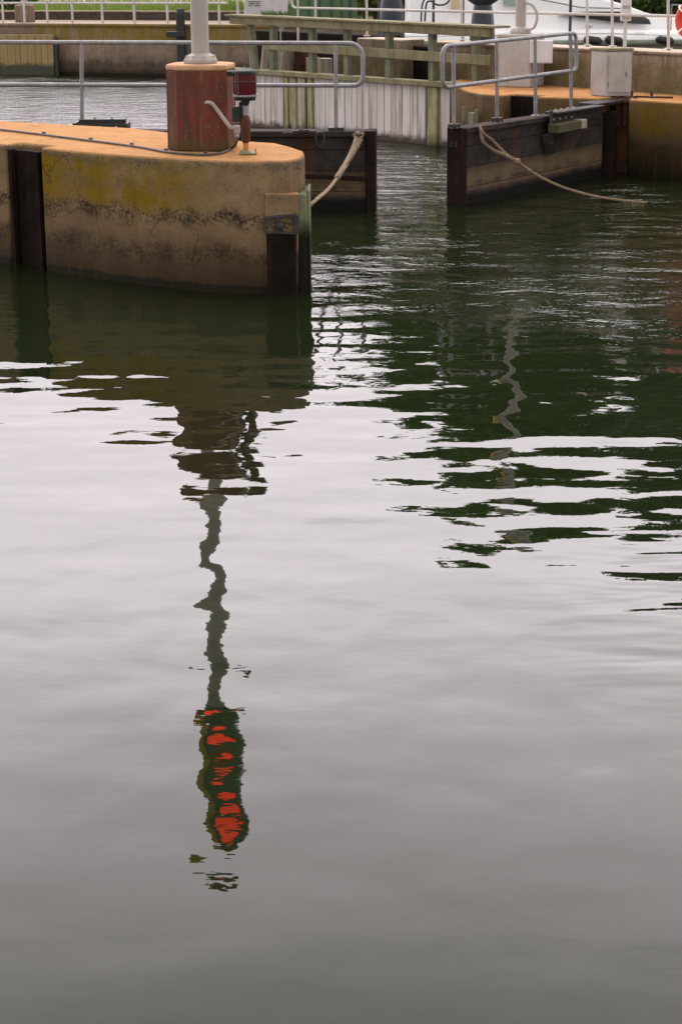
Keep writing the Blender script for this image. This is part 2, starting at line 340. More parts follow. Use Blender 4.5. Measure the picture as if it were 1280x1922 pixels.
# ------------------------------------------------------------------ water
def water_mat():
    g = G('water'); x = g.xyz()
    def nz(sc, scale, det, rough=.5, dist=0., rot=0., loc=(0, 0, 0)):
        return g.op('SUBTRACT', g.noise(g.map(sc, loc, rot=(0, 0, rot)), scale, det, rough, dist), .5)
    # long lazy undulation, breeze ripples in patches, chop beyond the gates
    calm = g.op('MULTIPLY', nz((.55, 1, 1), .95, 1, rot=R(8)), WV['long'])
    near = g.rng(x[1], 5.0, 9.5, .25, 1., smooth=True)
    medium = g.op('MULTIPLY', nz((.34, 1, 1), 2.0, 1.5, .45, rot=R(-6)), WV['med'])
    smallw = g.op('MULTIPLY', nz((.6, 1, 1), 7.0, 2, .5, rot=R(14)), WV['small'])
    patch = g.rng(g.noise(g.map((.5, 1, 1)), .55, 2), .42, .62, .25, 1., smooth=True)
    diag = g.op('MULTIPLY', nz((.9, 1, 1), 2.3, 1, .5, .3, rot=R(36)), WV['diag'])
    calm = g.op('ADD', g.op('MULTIPLY', calm, g.rng(x[1], 4., 9., .42, 1.)), g.op('MULTIPLY', diag, g.rng(x[1], 4., 7., .32, 1.)))
    fine = g.op('MULTIPLY', nz((.5, 1, 1), 15., 2, .55, .2, rot=R(9)), WV['fine'])
    wm = g.op('MULTIPLY', g.rng(x[0], .55, 1.5, smooth=True), g.op('MULTIPLY', g.rng(x[1], 5.6, 6.5, smooth=True), g.rng(x[1], 8.6, 7.3, smooth=True)))
    wake = g.op('MULTIPLY', g.op('MULTIPLY', nz((.30, 1, 1), 4.2, 2, .5, .2, rot=R(-12)), WV['wake']), wm)
    calm = g.op('ADD', calm, g.op('ADD', fine, wake))
    h = g.op('ADD', calm, g.op('MULTIPLY', g.op('ADD', medium, g.op('MULTIPLY', smallw, patch)), near))
    rgt = g.rng(g.op('ADD', x[1], g.op('MULTIPLY', x[0], .7)), 12.4, 16., 0., 1., smooth=True)
    far = g.rng(x[1], 19., 24., 0., 1., smooth=True)
    ch1 = nz((.62, 1, 1), 2.7, 4, .6, .8, rot=R(12)); ch2 = nz((.7, 1, 1), 11., 3, .6, .5, rot=R(-20))
    gust = g.rng(g.noise(g.map((.7, 1, 1)), .8, 3, .6), .35, .65, .45, 1.25)
    chop = g.op('MULTIPLY', gust, g.op('ADD', g.op('MULTIPLY', ch1, WV['chop1']), g.op('MULTIPLY', ch2, WV['chop2'])))
    h = g.op('ADD', h, g.op('MULTIPLY', chop, g.op('ADD', g.op('MULTIPLY', rgt, .30), g.op('MULTIPLY', far, 1.0))))
    N = g.bump(h, 1., 1.)
    lw = g.t.nodes.new('ShaderNodeLayerWeight'); lw.inputs['Blend'].default_value = .5; g.put(lw.inputs['Normal'], N)
    cr = g.t.nodes.new('ShaderNodeFloatCurve'); c = cr.mapping.curves[0]
    pts = WV['curve']
    c.points[0].location = pts[0]; c.points[1].location = pts[-1]
    for p in pts[1:-1]: c.points.new(*p)
    cr.mapping.update()
    g.put(cr.inputs['Value'], lw.outputs['Facing'])
    gl = g.t.nodes.new('ShaderNodeBsdfGlossy'); gl.inputs['Roughness'].default_value = .012; gl.inputs['Color'].default_value = (1, .985, .985, 1)
    g.put(gl.inputs['Normal'], N)
    df = g.t.nodes.new('ShaderNodeBsdfDiffuse')
    g.put(df.inputs['Color'], g.mix(g.rng(g.noise(g.map((.4, .8, 1)), .7, 3), .3, .7), (.0070, .0108, .0040), (.0098, .0140, .0056)))
    ms = g.t.nodes.new('ShaderNodeMixShader'); g.put(ms.inputs[0], cr.outputs[0])
    g.t.links.new(df.outputs[0], ms.inputs[1]); g.t.links.new(gl.outputs[0], ms.inputs[2]); g.t.links.new(ms.outputs[0], g.out.inputs[0])
    return g.m
WV = dict(long=.025, med=.0225, diag=.0100, small=.0019, fine=.00036, wake=.012, chop1=.075, chop2=.016,
          curve=[(0, .015), (.394, .036), (.46, .066), (.527, .110), (.587, .158), (.648, .202), (.713, .225), (.80, .28), (.9, .55), (1, .9)])
M['water'] = water_mat()

# ------------------------------------------------------------------ mesh helpers
class MB:
    def __init__(s): s.v = []; s.f = []; s.sm = []
    def add(s, vs, fs, smooth=False):
        o = len(s.v); s.v += [Vector(p) for p in vs]
        s.f += [tuple(i + o for i in f) for f in fs]; s.sm += [smooth] * len(fs)
        return s
    def box(s, c, size, rz=0., ry=0., rx=0.):
        hx, hy, hz = [q / 2 for q in size]
        m = Matrix.Translation(c) @ Matrix.Rotation(rz, 4, 'Z') @ Matrix.Rotation(ry, 4, 'Y') @ Matrix.Rotation(rx, 4, 'X')
        vs = [m @ Vector((a * hx, b * hy, d * hz)) for a in (-1, 1) for b in (-1, 1) for d in (-1, 1)]
        return s.add(vs, [(0, 1, 3, 2), (4, 6, 7, 5), (0, 4, 5, 1), (2, 3, 7, 6), (0, 2, 6, 4), (1, 5, 7, 3)])
    def beam(s, a, b, width, height, up=(0, 0, 1)):
        """box from a to b (centre line), width sideways, height along up"""
        a = Vector(a); b = Vector(b); d = (b - a).normalized(); u = Vector(up)
        side = d.cross(u).normalized(); u = side.cross(d).normalized()
        vs = [p + side * (i * width / 2) + u * (j * height / 2) for p in (a, b) for i in (-1, 1) for j in (-1, 1)]
        return s.add(vs, [(0, 1, 3, 2), (4, 6, 7, 5), (0, 4, 5, 1), (2, 3, 7, 6), (0, 2, 6, 4), (1, 5, 7, 3)])
    def tube(s, pts, r, seg=10, caps=True):
        pts = [Vector(p) for p in pts]; n = len(pts)
        rs = r if isinstance(r, (list, tuple)) else [r] * n
        rings = []; ref = None
        for i, p in enumerate(pts):
            t = (pts[min(i + 1, n - 1)] - pts[max(i - 1, 0)]).normalized()
            if ref is None: ref = Vector((0, 0, 1)) if abs(t.z) < .9 else Vector((1, 0, 0))
            a = (ref - t * ref.dot(t)).normalized(); b = t.cross(a); ref = a
            rings.append([p + (a * math.cos(k * 2 * math.pi / seg) + b * math.sin(k * 2 * math.pi / seg)) * rs[i] for k in range(seg)])
        vs = [q for ring in rings for q in ring]
        fs = [(i * seg + k, i * seg + (k + 1) % seg, (i + 1) * seg + (k + 1) % seg, (i + 1) * seg + k) for i in range(n - 1) for k in range(seg)]
        s.add(vs, fs, True)
        if caps:
            s.add(rings[0], [tuple(range(seg - 1, -1, -1))]); s.add(rings[-1], [tuple(range(seg))])
        return s
    def lathe(s, c, prof, seg=24, axis='Z', smooth=True):
        c = Vector(c)
        def pt(r, h, a):
            x, y = r * math.cos(a), r * math.sin(a)
            return c + (Vector((x, y, h)) if axis == 'Z' else Vector((x, h, y)) if axis == 'Y' else Vector((h, x, y)))
        vs = [pt(r, h, k * 2 * math.pi / seg + math.pi / seg) for r, h in prof for k in range(seg)]
        fs = [(i * seg + k, i * seg + (k + 1) % seg, (i + 1) * seg + (k + 1) % seg, (i + 1) * seg + k) for i in range(len(prof) - 1) for k in range(seg)]
        o = len(s.f); s.add(vs, fs, smooth)
        for i in (0, len(prof) - 1):
            if prof[i][0] > 1e-4: s.add(vs[i * seg:(i + 1) * seg], [tuple(range(seg))])
        return s
    def prism(s, outline, z0, z1, smooth=False):
        n = len(outline)
        vs = [Vector((p[0], p[1], z0)) for p in outline] + [Vector((p[0], p[1], z1)) for p in outline]
        s.add(vs, [tuple(range(n - 1, -1, -1)), tuple(range(n, 2 * n))])
        s.add(vs, [(i, (i + 1) % n, n + (i + 1) % n, n + i) for i in range(n)], smooth)
        return s
    def slab(s, pts, nrm):
        """polygon in space given thickness along nrm"""
        n = len(pts); pts = [Vector(p) for p in pts]; nrm = Vector(nrm)
        return s.add(pts + [p + nrm for p in pts], [tuple(range(n - 1, -1, -1)), tuple(range(n, 2 * n))] + [(i, (i + 1) % n, n + (i + 1) % n, n + i) for i in range(n)])
    def build(s, name, mat, parent=None, bevel=0., seg=2, loc=None, merge=False):
        me = bpy.data.meshes.new(name)
        off = Vector((0, 0, 0)); p = parent
        while p is not None: off += Vector(p.location); p = p.parent
        if loc is not None: off = Vector(loc)
        me.from_pydata([v - off for v in s.v], [], s.f)
        me.polygons.foreach_set('use_smooth', s.sm)
        if merge or bevel:
            bm = bmesh.new(); bm.from_mesh(me)
            bmesh.ops.remove_doubles(bm, verts=bm.verts, dist=1e-5)
            bmesh.ops.recalc_face_normals(bm, faces=bm.faces); bm.to_mesh(me); bm.free()
        else:
            bm = bmesh.new(); bm.from_mesh(me); bmesh.ops.recalc_face_normals(bm, faces=bm.faces); bm.to_mesh(me); bm.free()
        me.materials.append(mat)
        o = bpy.data.objects.new(name, me); COL.objects.link(o)
        if parent is not None: o.parent = parent
        elif loc is not None: o.location = loc
        if bevel:
            b = o.modifiers.new('bevel', 'BEVEL'); b.width = bevel; b.segments = seg; b.limit_method = 'ANGLE'; b.angle_limit = R(35)
            try: b.harden_normals = False
            except Exception: pass
        return o

def tag(o, label=None, cat=None, group=None, kind=None):
    if label: o['label'] = label
    if cat: o['category'] = cat
    if group: o['group'] = group
    if kind: o['kind'] = kind
    return o
def thing(name, label, cat, loc, group=None):
    o = bpy.data.objects.new(name, None); COL.objects.link(o)
    o.location = loc; o.empty_display_size = .2
    return tag(o, label, cat, group)
def arc(c, a, b, r, n=7):
    """quarter bend from direction a to direction b round corner c"""
    c = Vector(c); a = Vector(a).normalized(); b = Vector(b).normalized()
    o = c - a * r + b * r
    return [o + (-b) * r * math.cos(k / n * math.pi / 2) + a * r * math.sin(k / n * math.pi / 2) for k in range(n + 1)]
def smoothline(pts, n=6):
    P = [Vector(p) for p in pts]; out = []
    for i in range(len(P) - 1):
        p0, p1, p2, p3 = P[max(i - 1, 0)], P[i], P[i + 1], P[min(i + 2, len(P) - 1)]
        for k in range(n):
            t = k / n
            out.append(.5 * ((2 * p1) + (p2 - p0) * t + (2 * p0 - 5 * p1 + 4 * p2 - p3) * t * t + (3 * p1 - p0 - 3 * p2 + p3) * t ** 3))
    return out + [P[-1]]

# ------------------------------------------------------------------ setting: water, ground
m = MB(); m.add([(-400, -30, 0), (400, -30, 0), (400, 500, 0), (-400, 500, 0)], [(0, 1, 2, 3)])
tag(m.build('water', M['water']), kind='structure')

SHORE = [(-60, 53.5), (-9.85, 48.55), (-5.6, 46.85), (-1.6, 45.3), (6, 44.4), (60, 44)]
g_ = G('ground'); v_ = g_.map((1, 1, 1))
gm = g_.pbr(g_.mix(g_.rng(g_.noise(v_, .5, 5), .35, .65), (.32, .25, .18), (.24, .18, .13)), .9, g_.bump(g_.noise(v_, 20, 4), .3, .02))
m = MB()
rows = [(0.3, 1.50), (3.0, 1.55)]
vs_ = []
for dy, z in rows: vs_ += [(x, y + dy, z) for x, y in SHORE]
vs_ += [(x * 3, y + 30, 2.0) for x, y in SHORE] + [(x * 9, y + 420, 2.4) for x, y in SHORE]
n_ = len(SHORE)
m.add(vs_, [(r * n_ + i, r * n_ + i + 1, (r + 1) * n_ + i + 1, (r + 1) * n_ + i) for r in range(3) for i in range(n_ - 1)])
tag(m.build('ground', gm), kind='structure')

# grass on the bank
m = MB(); rg = random.Random(3)
def shore_y(x):
    for (x0, y0), (x1, y1) in zip(SHORE, SHORE[1:]):
        if x0 <= x <= x1: return y0 + (y1 - y0) * (x - x0) / (x1 - x0)
    return 44
for _ in range(30000):
    x = rg.uniform(-16, 16); dy = 4.05 + 14 * rg.random() ** 1.6; y = shore_y(x) + dy
    if -4.2 < x < 1.6 and dy < 6: continue
    z = 1.55 + .45 * (dy - 3) / 27; h = rg.uniform(.10, .34); a = rg.uniform(0, math.pi); ww = rg.uniform(.02, .05)
    dx, ddy = math.cos(a) * ww, math.sin(a) * ww; lx, ly = rg.uniform(-.1, .1), rg.uniform(-.1, .1)
    m.add([(x - dx, y - ddy, z - .02), (x + dx, y + ddy, z - .02), (x + lx + dx * .3, y + ly, z + h)], [(0, 1, 2)])
tag(m.build('grass', M['grass']), kind='stuff')

# ------------------------------------------------------------------ near pier
PT = 1.28
pierT = thing('concrete_pier', 'big near concrete pier with ochre top, black tide lines and rounded nose', 'pier', (-1.8, 16, 0))
F = [Z(*p, PT) for p in [(495, 302), (540, 301), (563, 296), (572, 290), (571, 283), (548, 275), (520, 268), (470, 265), (440, 263), (300, 246), (250, 240), (100, 232), (0, 226)]]
back = [(p.x, p.y) for p in F]
front = [(p.x, p.y) for p in (Z(75, 277, PT), Z(140, 283, PT), Z(200, 288, PT), Z(300, 295, PT), Z(400, 300.5, PT), Z(450, 302, PT))]
nl, nr = Z(12, 271, PT), Z(75, 277, PT)
nin = Vector((.55, .83, 0)) * .22
outline = [(-9, 20.3), (nl.x, nl.y), (nl.x + nin.x, nl.y + nin.y), (nr.x + nin.x, nr.y + nin.y)] + front + back + [(-9, 21.9)]
m = MB(); m.prism(outline, -1.2, PT)
m.build('pier_body', M['pier'], pierT, bevel=.04, seg=3)
# slot lining
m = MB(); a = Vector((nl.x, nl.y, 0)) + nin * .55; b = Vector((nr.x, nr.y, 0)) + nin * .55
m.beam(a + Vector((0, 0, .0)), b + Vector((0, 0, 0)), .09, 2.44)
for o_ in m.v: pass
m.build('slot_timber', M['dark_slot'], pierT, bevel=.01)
m = MB()
for q in (.10, .90):
    p = a.lerp(b, q) - nin * .45
    m.box((p.x, p.y, 0), (.045, .06, 2.46), rz=R(-37))
m.build('slot_edge_iron', M['dark_slot'], pierT)
# patched panel, iron bracket and green fender post at the nose
pa, pb = Z(497, 303, PT), Z(561, 297, PT)
pa.y -= .012; pb.y -= .012
def panel(x0, x1, y0, y1, th, mat, name, yy=14.40, bevel=.008, par=None):
    P = [Y(x0, y0, yy), Y(x1, y0, yy + .07), Y(x1, y1, yy + .07), Y(x0, y1, yy)]
    mm = MB(); mm.slab(P, (0, th, 0)); return mm.build(name, mat, par, bevel=bevel)
pan = panel(498, 560, 364, 562, .13, M['pier'], 'repair_panel', 14.335, .012, pierT)
br = MB()
A0, A1 = Y(497, 410, 14.315), Y(556, 404, 14.385); B0, B1 = Y(498, 436, 14.315), Y(556, 438, 14.385)
br.beam(A0, A1, .03, .028); br.beam(B0, B1, .025, .022); br.beam(A0, B0, .02, .02, (1, 0, 0)); br.beam(A1, B1, .04, .05, (1, 0, 0))
c_ = Y(527, 424, 14.34); br.lathe(c_, [(.0, -.04), (.035, -.035), (.04, 0), (.035, .03), (0, .035)], 14, 'Y')
br.beam(A0.lerp(A1, .4), B0.lerp(B1, .4), .03, .03, (1, 0, 0))
br.build('mooring_bracket', M['black_iron'], pierT, bevel=.004)
rp = MB(); P = [Y(500, 440, 14.318), Y(556, 440, 14.388), Y(556, 556, 14.388), Y(503, 556, 14.318)]; rp.slab(P, (0, .02, 0))
rp.build('rusty_plate', M['dark_slot'], pierT)
fp = MB()
t_ = Y(570, 358, 14.72)
fp.prism([(t_.x - .055, 14.47), (t_.x + .035, 14.47), (t_.x + .035, 15.05), (t_.x - .055, 15.05)], -.8, t_.z)
fpo = fp.build('fender_post', None or M['green_paint'], pierT, bevel=.012)
fp = MB(); fp.prism([(t_.x + .0375, 14.50), (t_.x + .062, 14.50), (t_.x + .062, 15.0), (t_.x + .0375, 15.0)], -.8, t_.z + .03)
fp.build('fender_plate', M['green_paint'], pierT, bevel=.005)

# moss, algae: green paint of the post goes dark where the tide wets it
gt = M['green_paint'].node_tree
def tide_dark(mat, z0, z1, col):
    t = mat.node_tree; p = [n for n in t.nodes if n.type == 'BSDF_PRINCIPLED'][0]
    src = p.inputs['Base Color'].links[0].from_socket
    geo = t.nodes.new('ShaderNodeNewGeometry'); sp = t.nodes.new('ShaderNodeSeparateXYZ'); t.links.new(geo.outputs['Position'], sp.inputs[0])
    ns = t.nodes.new('ShaderNodeTexNoise'); ns.inputs['Scale'].default_value = 5; t.links.new(geo.outputs['Position'], ns.inputs['Vector'])
    ad = t.nodes.new('ShaderNodeMath'); ad.operation = 'MULTIPLY_ADD'; t.links.new(ns.outputs['Fac'], ad.inputs[0]); ad.inputs[1].default_value = .3; t.links.new(sp.outputs[2], ad.inputs[2])
    r = t.nodes.new('ShaderNodeMapRange'); t.links.new(ad.outputs[0], r.inputs[0]); r.inputs[1].default_value = z1 + .15; r.inputs[2].default_value = z0 + .15
    mx = t.nodes.new('ShaderNodeMix'); mx.data_type = 'RGBA'; t.links.new(r.outputs[0], mx.inputs[0]); t.links.new(src, mx.inputs[6]); mx.inputs[7].default_value = (*col, 1)
    t.links.new(mx.outputs[2], p.inputs['Base Color'])
tide_dark(M['green_paint'], .50, .72, (.010, .011, .006))

# ------------------------------------------------------------------ red plinth and signal post
base = [Z(312, 281, PT), Z(345, 284.5, PT), Z(425, 287.5, PT), Z(434, 285, PT)]
bx = (base[0].x + base[3].x) / 2
ztop = 2.13
def plinth(name, label, cx, cy, wd, z0, z1, mat, rim, rz, cham=.22):
    t = thing(name, label, 'plinth', (cx, cy, z0))
    h = wd / 2; c = wd * cham
    oc = [(-h + c, -h), (h - c * .4, -h), (h, -h + c * .4), (h, h - c), (h - c, h), (-h + c, h), (-h, h - c), (-h, -h + c)]
    def rot(s): return [(cx + (x * math.cos(rz) - y * math.sin(rz)) * s, cy + (x * math.sin(rz) + y * math.cos(rz)) * s) for x, y in oc]
    mm = MB(); lo, hi = rot(1.0), rot(.985); n = len(oc)
    vs = [Vector((*p, z0 + .004)) for p in lo] + [Vector((*p, z1 - .055)) for p in hi]
    mm.add(vs, [tuple(range(n - 1, -1, -1)), tuple(range(n, 2 * n))] + [(i, (i + 1) % n, n + (i + 1) % n, n + i) for i in range(n)])
    mm.build('plinth_body', mat, t, bevel=.012)
    mm = MB(); mm.prism(rot(.995), z1 - .057, z1); mm.build('plinth_cap', rim, t, bevel=.018)
    return t
RBX, RBY, RBW = -1.385, 15.50, .64
plinth('plinth', 'worn rust red painted concrete plinth on the near pier, under the tall signal post', RBX, RBY, RBW, PT, ztop, M['red_paint'], M['rim'], R(-7))

def flange(mb, c, r, h):
    mb.lathe(c, [(r, 0), (r, h * .35), (r * .82, h * .75), (r * .55, h), (r * .52, h * 1.02)], 8, smooth=False)
    return mb
sp_ = thing('signal_post', 'tall pale painted signal post bolted to the rust red plinth', 'signal', (RBX, RBY, ztop))
m = MB(); flange(m, (RBX, RBY, ztop), .175, .10); m.build('base_flange', M['pole'], sp_, bevel=.008)
for k in range(8):
    a_ = k * math.pi / 4 + .39; m = MB(); m.lathe((RBX + .145 * math.cos(a_), RBY + .145 * math.sin(a_), ztop + .035), [(.016, 0), (.016, .03), (.008, .045)], 6); m.build('bolt', M['pole'], sp_)
m = MB(); m.tube([(RBX, RBY, ztop + .08), (RBX, RBY, 6.2)], .088, 24); m.build('pole', M['pole'], sp_)
def signal_head(par, c, wd, zs, face_dir, small=(), back_mat=None, body_mat=None, lampmat=None, r=.105):
    """stack of lamps with visors; face_dir unit vector in plan"""
    f = Vector((*face_dir, 0)); sx = Vector((-f.y, f.x, 0)); c = Vector(c)
    for z in zs:
        p = Vector((c.x, c.y, z)) + f * .16
        mm = MB(); vs = [p + sx * (i * wd / 2) + f * (j * .11) + Vector((0, 0, k * .272)) for i in (-1, 1) for j in (-1, 1) for k in (-1, 1)]
        mm.add(vs, [(0, 1, 3, 2), (4, 6, 7, 5), (0, 4, 5, 1), (2, 3, 7, 6), (0, 2, 6, 4), (1, 5, 7, 3)])
        hd = mm.build('signal_housing', body_mat, par, bevel=.03, seg=3)
        q = p + f * .115
        mm = MB(); ring = [q + (sx * math.cos(a) + Vector((0, 0, 1)) * math.sin(a)) * r for a in [k * math.pi / 12 for k in range(24)]]
        mm.slab(ring, f * .02); mm.build('lamp_lens', lampmat, hd)
        mm = MB(); pts = []
        outer = [(sx * math.cos(a) + Vector((0, 0, 1)) * math.sin(a)) for a in [R(-10) + k * R(200) / 14 for k in range(15)]]
        vs = []
        for o_ in outer:
            for rr in (r + .012, r + .024):
                vs += [q + o_ * rr, q + o_ * rr + f * (.12 + .10 * max(o_.z, 0))]
        fs = []
        for k in range(14):
            a0, b0 = 4 * k, 4 * (k + 1)
            fs += [(a0, a0 + 1, b0 + 1, b0), (a0 + 2, b0 + 2, b0 + 3, a0 + 3), (a0 + 1, a0 + 3, b0 + 3, b0 + 1)]
        mm.add(vs, fs); mm.build('lamp_visor', body_mat, hd)
        mm = MB(); e = c + Vector((0, 0, 0))
        s_ = p - sx * (wd / 2 + .042) + f * .05
        mm.beam(s_ - Vector((0, 0, .25)), s_ + Vector((0, 0, .2)), .075, .16, f); mm.build('side_panel', back_mat, hd, bevel=.01)
    return
signal_head(sp_, (RBX + .08, RBY, 0), .33, (5.20, 5.70, 6.22), (0, -1), back_mat=M['sig_yellow'], body_mat=M['sig_green'], lampmat=M['red_lamp'])
m = MB(); m.box((RBX + .09, RBY - .16, 4.72), (.58, .18, .22)); ho = m.build('signal_housing', M['sig_green'], sp_, bevel=.03)
for dx in (-.02, .24):
    m = MB(); q = Vector((RBX + dx, RBY - .252, 4.70)); m.slab([q + Vector((math.cos(k * .3927) * .06, 0, math.sin(k * .3927) * .06)) for k in range(16)], (0, -.018, 0)); m.build('lamp_lens', M['red_lamp'], ho)
m = MB(); m.box((RBX - .22, RBY - .14, 4.86), (.10, .16, .42)); m.build('side_panel', M['sig_yellow'], sp_, bevel=.01)

# ------------------------------------------------------------------ conduit and cable
LY = 15.17
m = MB()
cpts = [Y(380, 194, LY + .06), Y(390, 192, LY), Y(398, 194, LY - .03), Y(405, 202, LY - .03), Y(430, 236, LY - .05), Y(437, 240, LY - .05), Y(447, 240, LY - .05)]
m.tube(smoothline(cpts, 5), .019, 12)
cond = thing('cable_conduit', 'bent grey conduit pipe leaving the right face of the red plinth', 'pipe', tuple(cpts[-1]))
m.build('conduit_pipe', M['conduit'], cond)
m = MB(); e_ = Y(445, 243, LY - .05); m.box(e_, (.06, .06, .075)); m.lathe(e_ + Vector((0, 0, -.085)), [(.018, 0), (.024, .02), (.024, .05)], 10); m.build('elbow_box', M['conduit'], cond, bevel=.008)
cab = thing('power_cable', 'thin dark cable clipped along the ochre top of the near pier', 'cable', (-1.8, 15.4, PT))
zc = PT + .016
pts = [Y(445, 252, LY - .05), Y(444, 268, LY - .06), Z(434, 279, zc), Z(415, 287, zc), Z(385, 290.5, zc), Z(345, 288.5, zc), Z(312, 285, zc), Z(280, 279, zc), Z(248, 274, zc), Z(171, 264, zc), Z(83, 253, zc), Z(30, 246.5, zc), Z(0, 243, zc), Z(-140, 226, zc)]
m = MB(); m.tube(smoothline(pts, 6), .0125, 10); m.build('cable', M['cable'], cab)
for px_, py_ in ((386, 290.5), (312, 285), (248, 274), (171, 264), (83, 253)):
    m = MB(); c = Z(px_, py_, PT); m.box(c + Vector((0, 0, .017)), (.035, .05, .036)); m.box(c + Vector((0, .04, .006)), (.03, .05, .012)); m.build('clip', M['cable'], cab, bevel=.004)

# ------------------------------------------------------------------ red lantern
LC = Z(462, 290, PT); lx, ly = LC.x, LC.y
def lz(y): return Y(462, y, ly).z
lan = thing('signal_lantern', 'red glass navigation lantern on a rusty stand at the nose of the near pier', 'lantern', tuple(LC))
m = MB(); m.box((lx + .02, ly, PT + .012), (.17, .13, .018)); m.lathe((lx - .005, ly, PT + .02), [(.065, 0), (.05, .015), (.03, .03)], 14); m.box((lx + .095, ly - .02, PT + .035), (.012, .03, .06)); m.build('stand_foot', M['foot_green'], lan, bevel=.004)
m = MB(); m.tube([(lx, ly, PT + .03), (lx, ly, lz(262))], .027, 14); m.build('lower_stem', M['orange_rust'], lan)
m = MB(); m.lathe((lx, ly, 0), [(.03, lz(268)), (.045, lz(262)), (.05, lz(245)), (.05, lz(228)), (.04, lz(219)), (.028, lz(216))], 16); m.build('stand_body', M['rust'], lan)
m = MB(); m.lathe((lx, ly, 0), [(.028, lz(218)), (.03, lz(197))], 14); m.build('upper_stem', M['galv'], lan)
m = MB(); m.box((lx - .085, ly, lz(214)), (.075, .08, lz(200) - lz(228))); m.box((lx - .042, ly, lz(207)), (.03, .04, .16)); m.build('terminal_box', M['lantern_green'], lan, bevel=.006)
m = MB(); m.lathe((lx + .003, ly, 0), [(.03, lz(198)), (.045, lz(192)), (.04, lz(189)), (.10, lz(188)), (.105, lz(181))], 20); m.build('lantern_base', M['lantern_green'], lan)
lb = MB(); lb.lathe((lx + .003, ly, 0), [(.122, lz(181)), (.122, lz(177))], 28); lb.build('lantern_tray', M['galv'], lan, bevel=.003)
m = MB(); m.lathe((lx + .003, ly, 0), [(.108, lz(177.5)), (.112, lz(165)), (.112, lz(150)), (.108, lz(138))], 28); m.build('lantern_glass', M['red_glass'], lan)
m = MB()
for a_ in (-118, -28, 62, 152):
    m.tube([(lx + .003 + .12 * math.cos(R(a_)), ly + .12 * math.sin(R(a_)), lz(178)), (lx + .003 + .12 * math.cos(R(a_)), ly + .12 * math.sin(R(a_)), lz(137))], .0055, 6)
ring = [(lx + .003 + .12 * math.cos(k * math.pi / 16), ly + .12 * math.sin(k * math.pi / 16), lz(152)) for k in range(33)]
m.tube(ring, .004, 6)
m.build('lantern_cage', M['cage'], lan)
m = MB(); m.lathe((lx + .003, ly, 0), [(.125, lz(138)), (.128, lz(134)), (.09, lz(131)), (.035, lz(129)), (.02, lz(126.5)), (0, lz(126))], 28); m.build('lantern_cap', M['lantern_green'], lan)
m = MB(); m.box((lx - .135, ly + .03, lz(138)), (.07, .09, .05)); m.build('cap_hinge', M['lantern_green'], lan, bevel=.006)

# ------------------------------------------------------------------ lock gates
GT = 1.02
def gate_thing(name, label, tip, heel, thick, tipw):
    t = thing(name, label, 'lock gate', ((tip[0] + heel[0]) / 2, (tip[1] + heel[1]) / 2, 0))
    A = Vector((*tip, 0)); B = Vector((*heel, 0)); d = (B - A).normalized()
    n = Vector((-d.y, d.x, 0));  n = n if n.y > 0 else -n            # away from the camera
    def pr(a, b, n0, n1, z0, z1, nm, mat, bev=.012):
        q = [A + d * a + n * n0, A + d * b + n * n0, A + d * b + n * n1, A + d * a + n * n1]
        mm = MB(); mm.prism([(p.x, p.y) for p in q], z0, z1); return mm.build(nm, mat, t, bevel=bev)
    L = (B - A).length
    pr(tipw, L, .03, thick, -1.2, GT - .075, 'gate_leaf', M['gate'])
    pr(tipw + .002, L, -.01, thick + .02, GT - .077, GT, 'top_beam', M['gate'])
    pr(0, tipw, -.02, thick + .03, -1.2, GT + .005, 'mitre_post', M['tip'], .02)
    return t, A, d, n, L, pr
def railing_on(par, mat, tops, r, posts, name='railing'):
    mm = MB(); mm.tube(tops, r, 12); rl = mm.build(name, mat, par)
    for p0, p1 in posts:
        m2 = MB(); m2.tube([p0, p1], r * .92, 12); m2.lathe(p0, [(r * 2.2, 0), (r * 2.2, .012), (r * 1.2, .02)], 12)
        m2.build('rail_post', mat, par)
    return rl
# left leaf (square to the camera)
gl_, A, d, n, L, pr = gate_thing('lock_gate', 'dark timber lock gate leaf behind the near pier, with rope tied at its tip', (.462, 19.66), (-4.75, 19.98), .30, .13)
for px_ in (157, 393, 633): pass
def lp(px, z, off=.14):
    p = ONL(px, A + n * off, A + d * L + n * off, z); return p
zt, zb = 2.17, 1.605
Yr = lambda px, py: ONL(px, A + n * .14, A + d * L + n * .14, 1.6)
left_far = A + d * (L - .05) + n * .14
e_top = lp(684, zt - .06)
ax = -d
zt_r, zt_l = 2.125, 2.16
P_tl = Vector((left_far.x, left_far.y, zt_l)); P_tr = lp(684, zt_r); P_br = lp(684, zt_r - .535); P_bl = Vector((left_far.x, left_far.y, zt_l - .545))
rail_pts = [P_tl] + arc(P_tr, (P_tr - P_tl), (0, 0, -1), .17, 8) + arc(P_br, (0, 0, -1), (P_bl - P_br), .12, 8) + [P_bl]
railing_on(gl_, M['galv'], rail_pts, .028, [(lp(x_, GT), lp(x_, zt_r + (684 - x_) * .00006)) for x_ in (157, 395, 633)] + [(left_far + Vector((.1, 0, GT)), Vector((left_far.x + .1, left_far.y, zt_l)))])
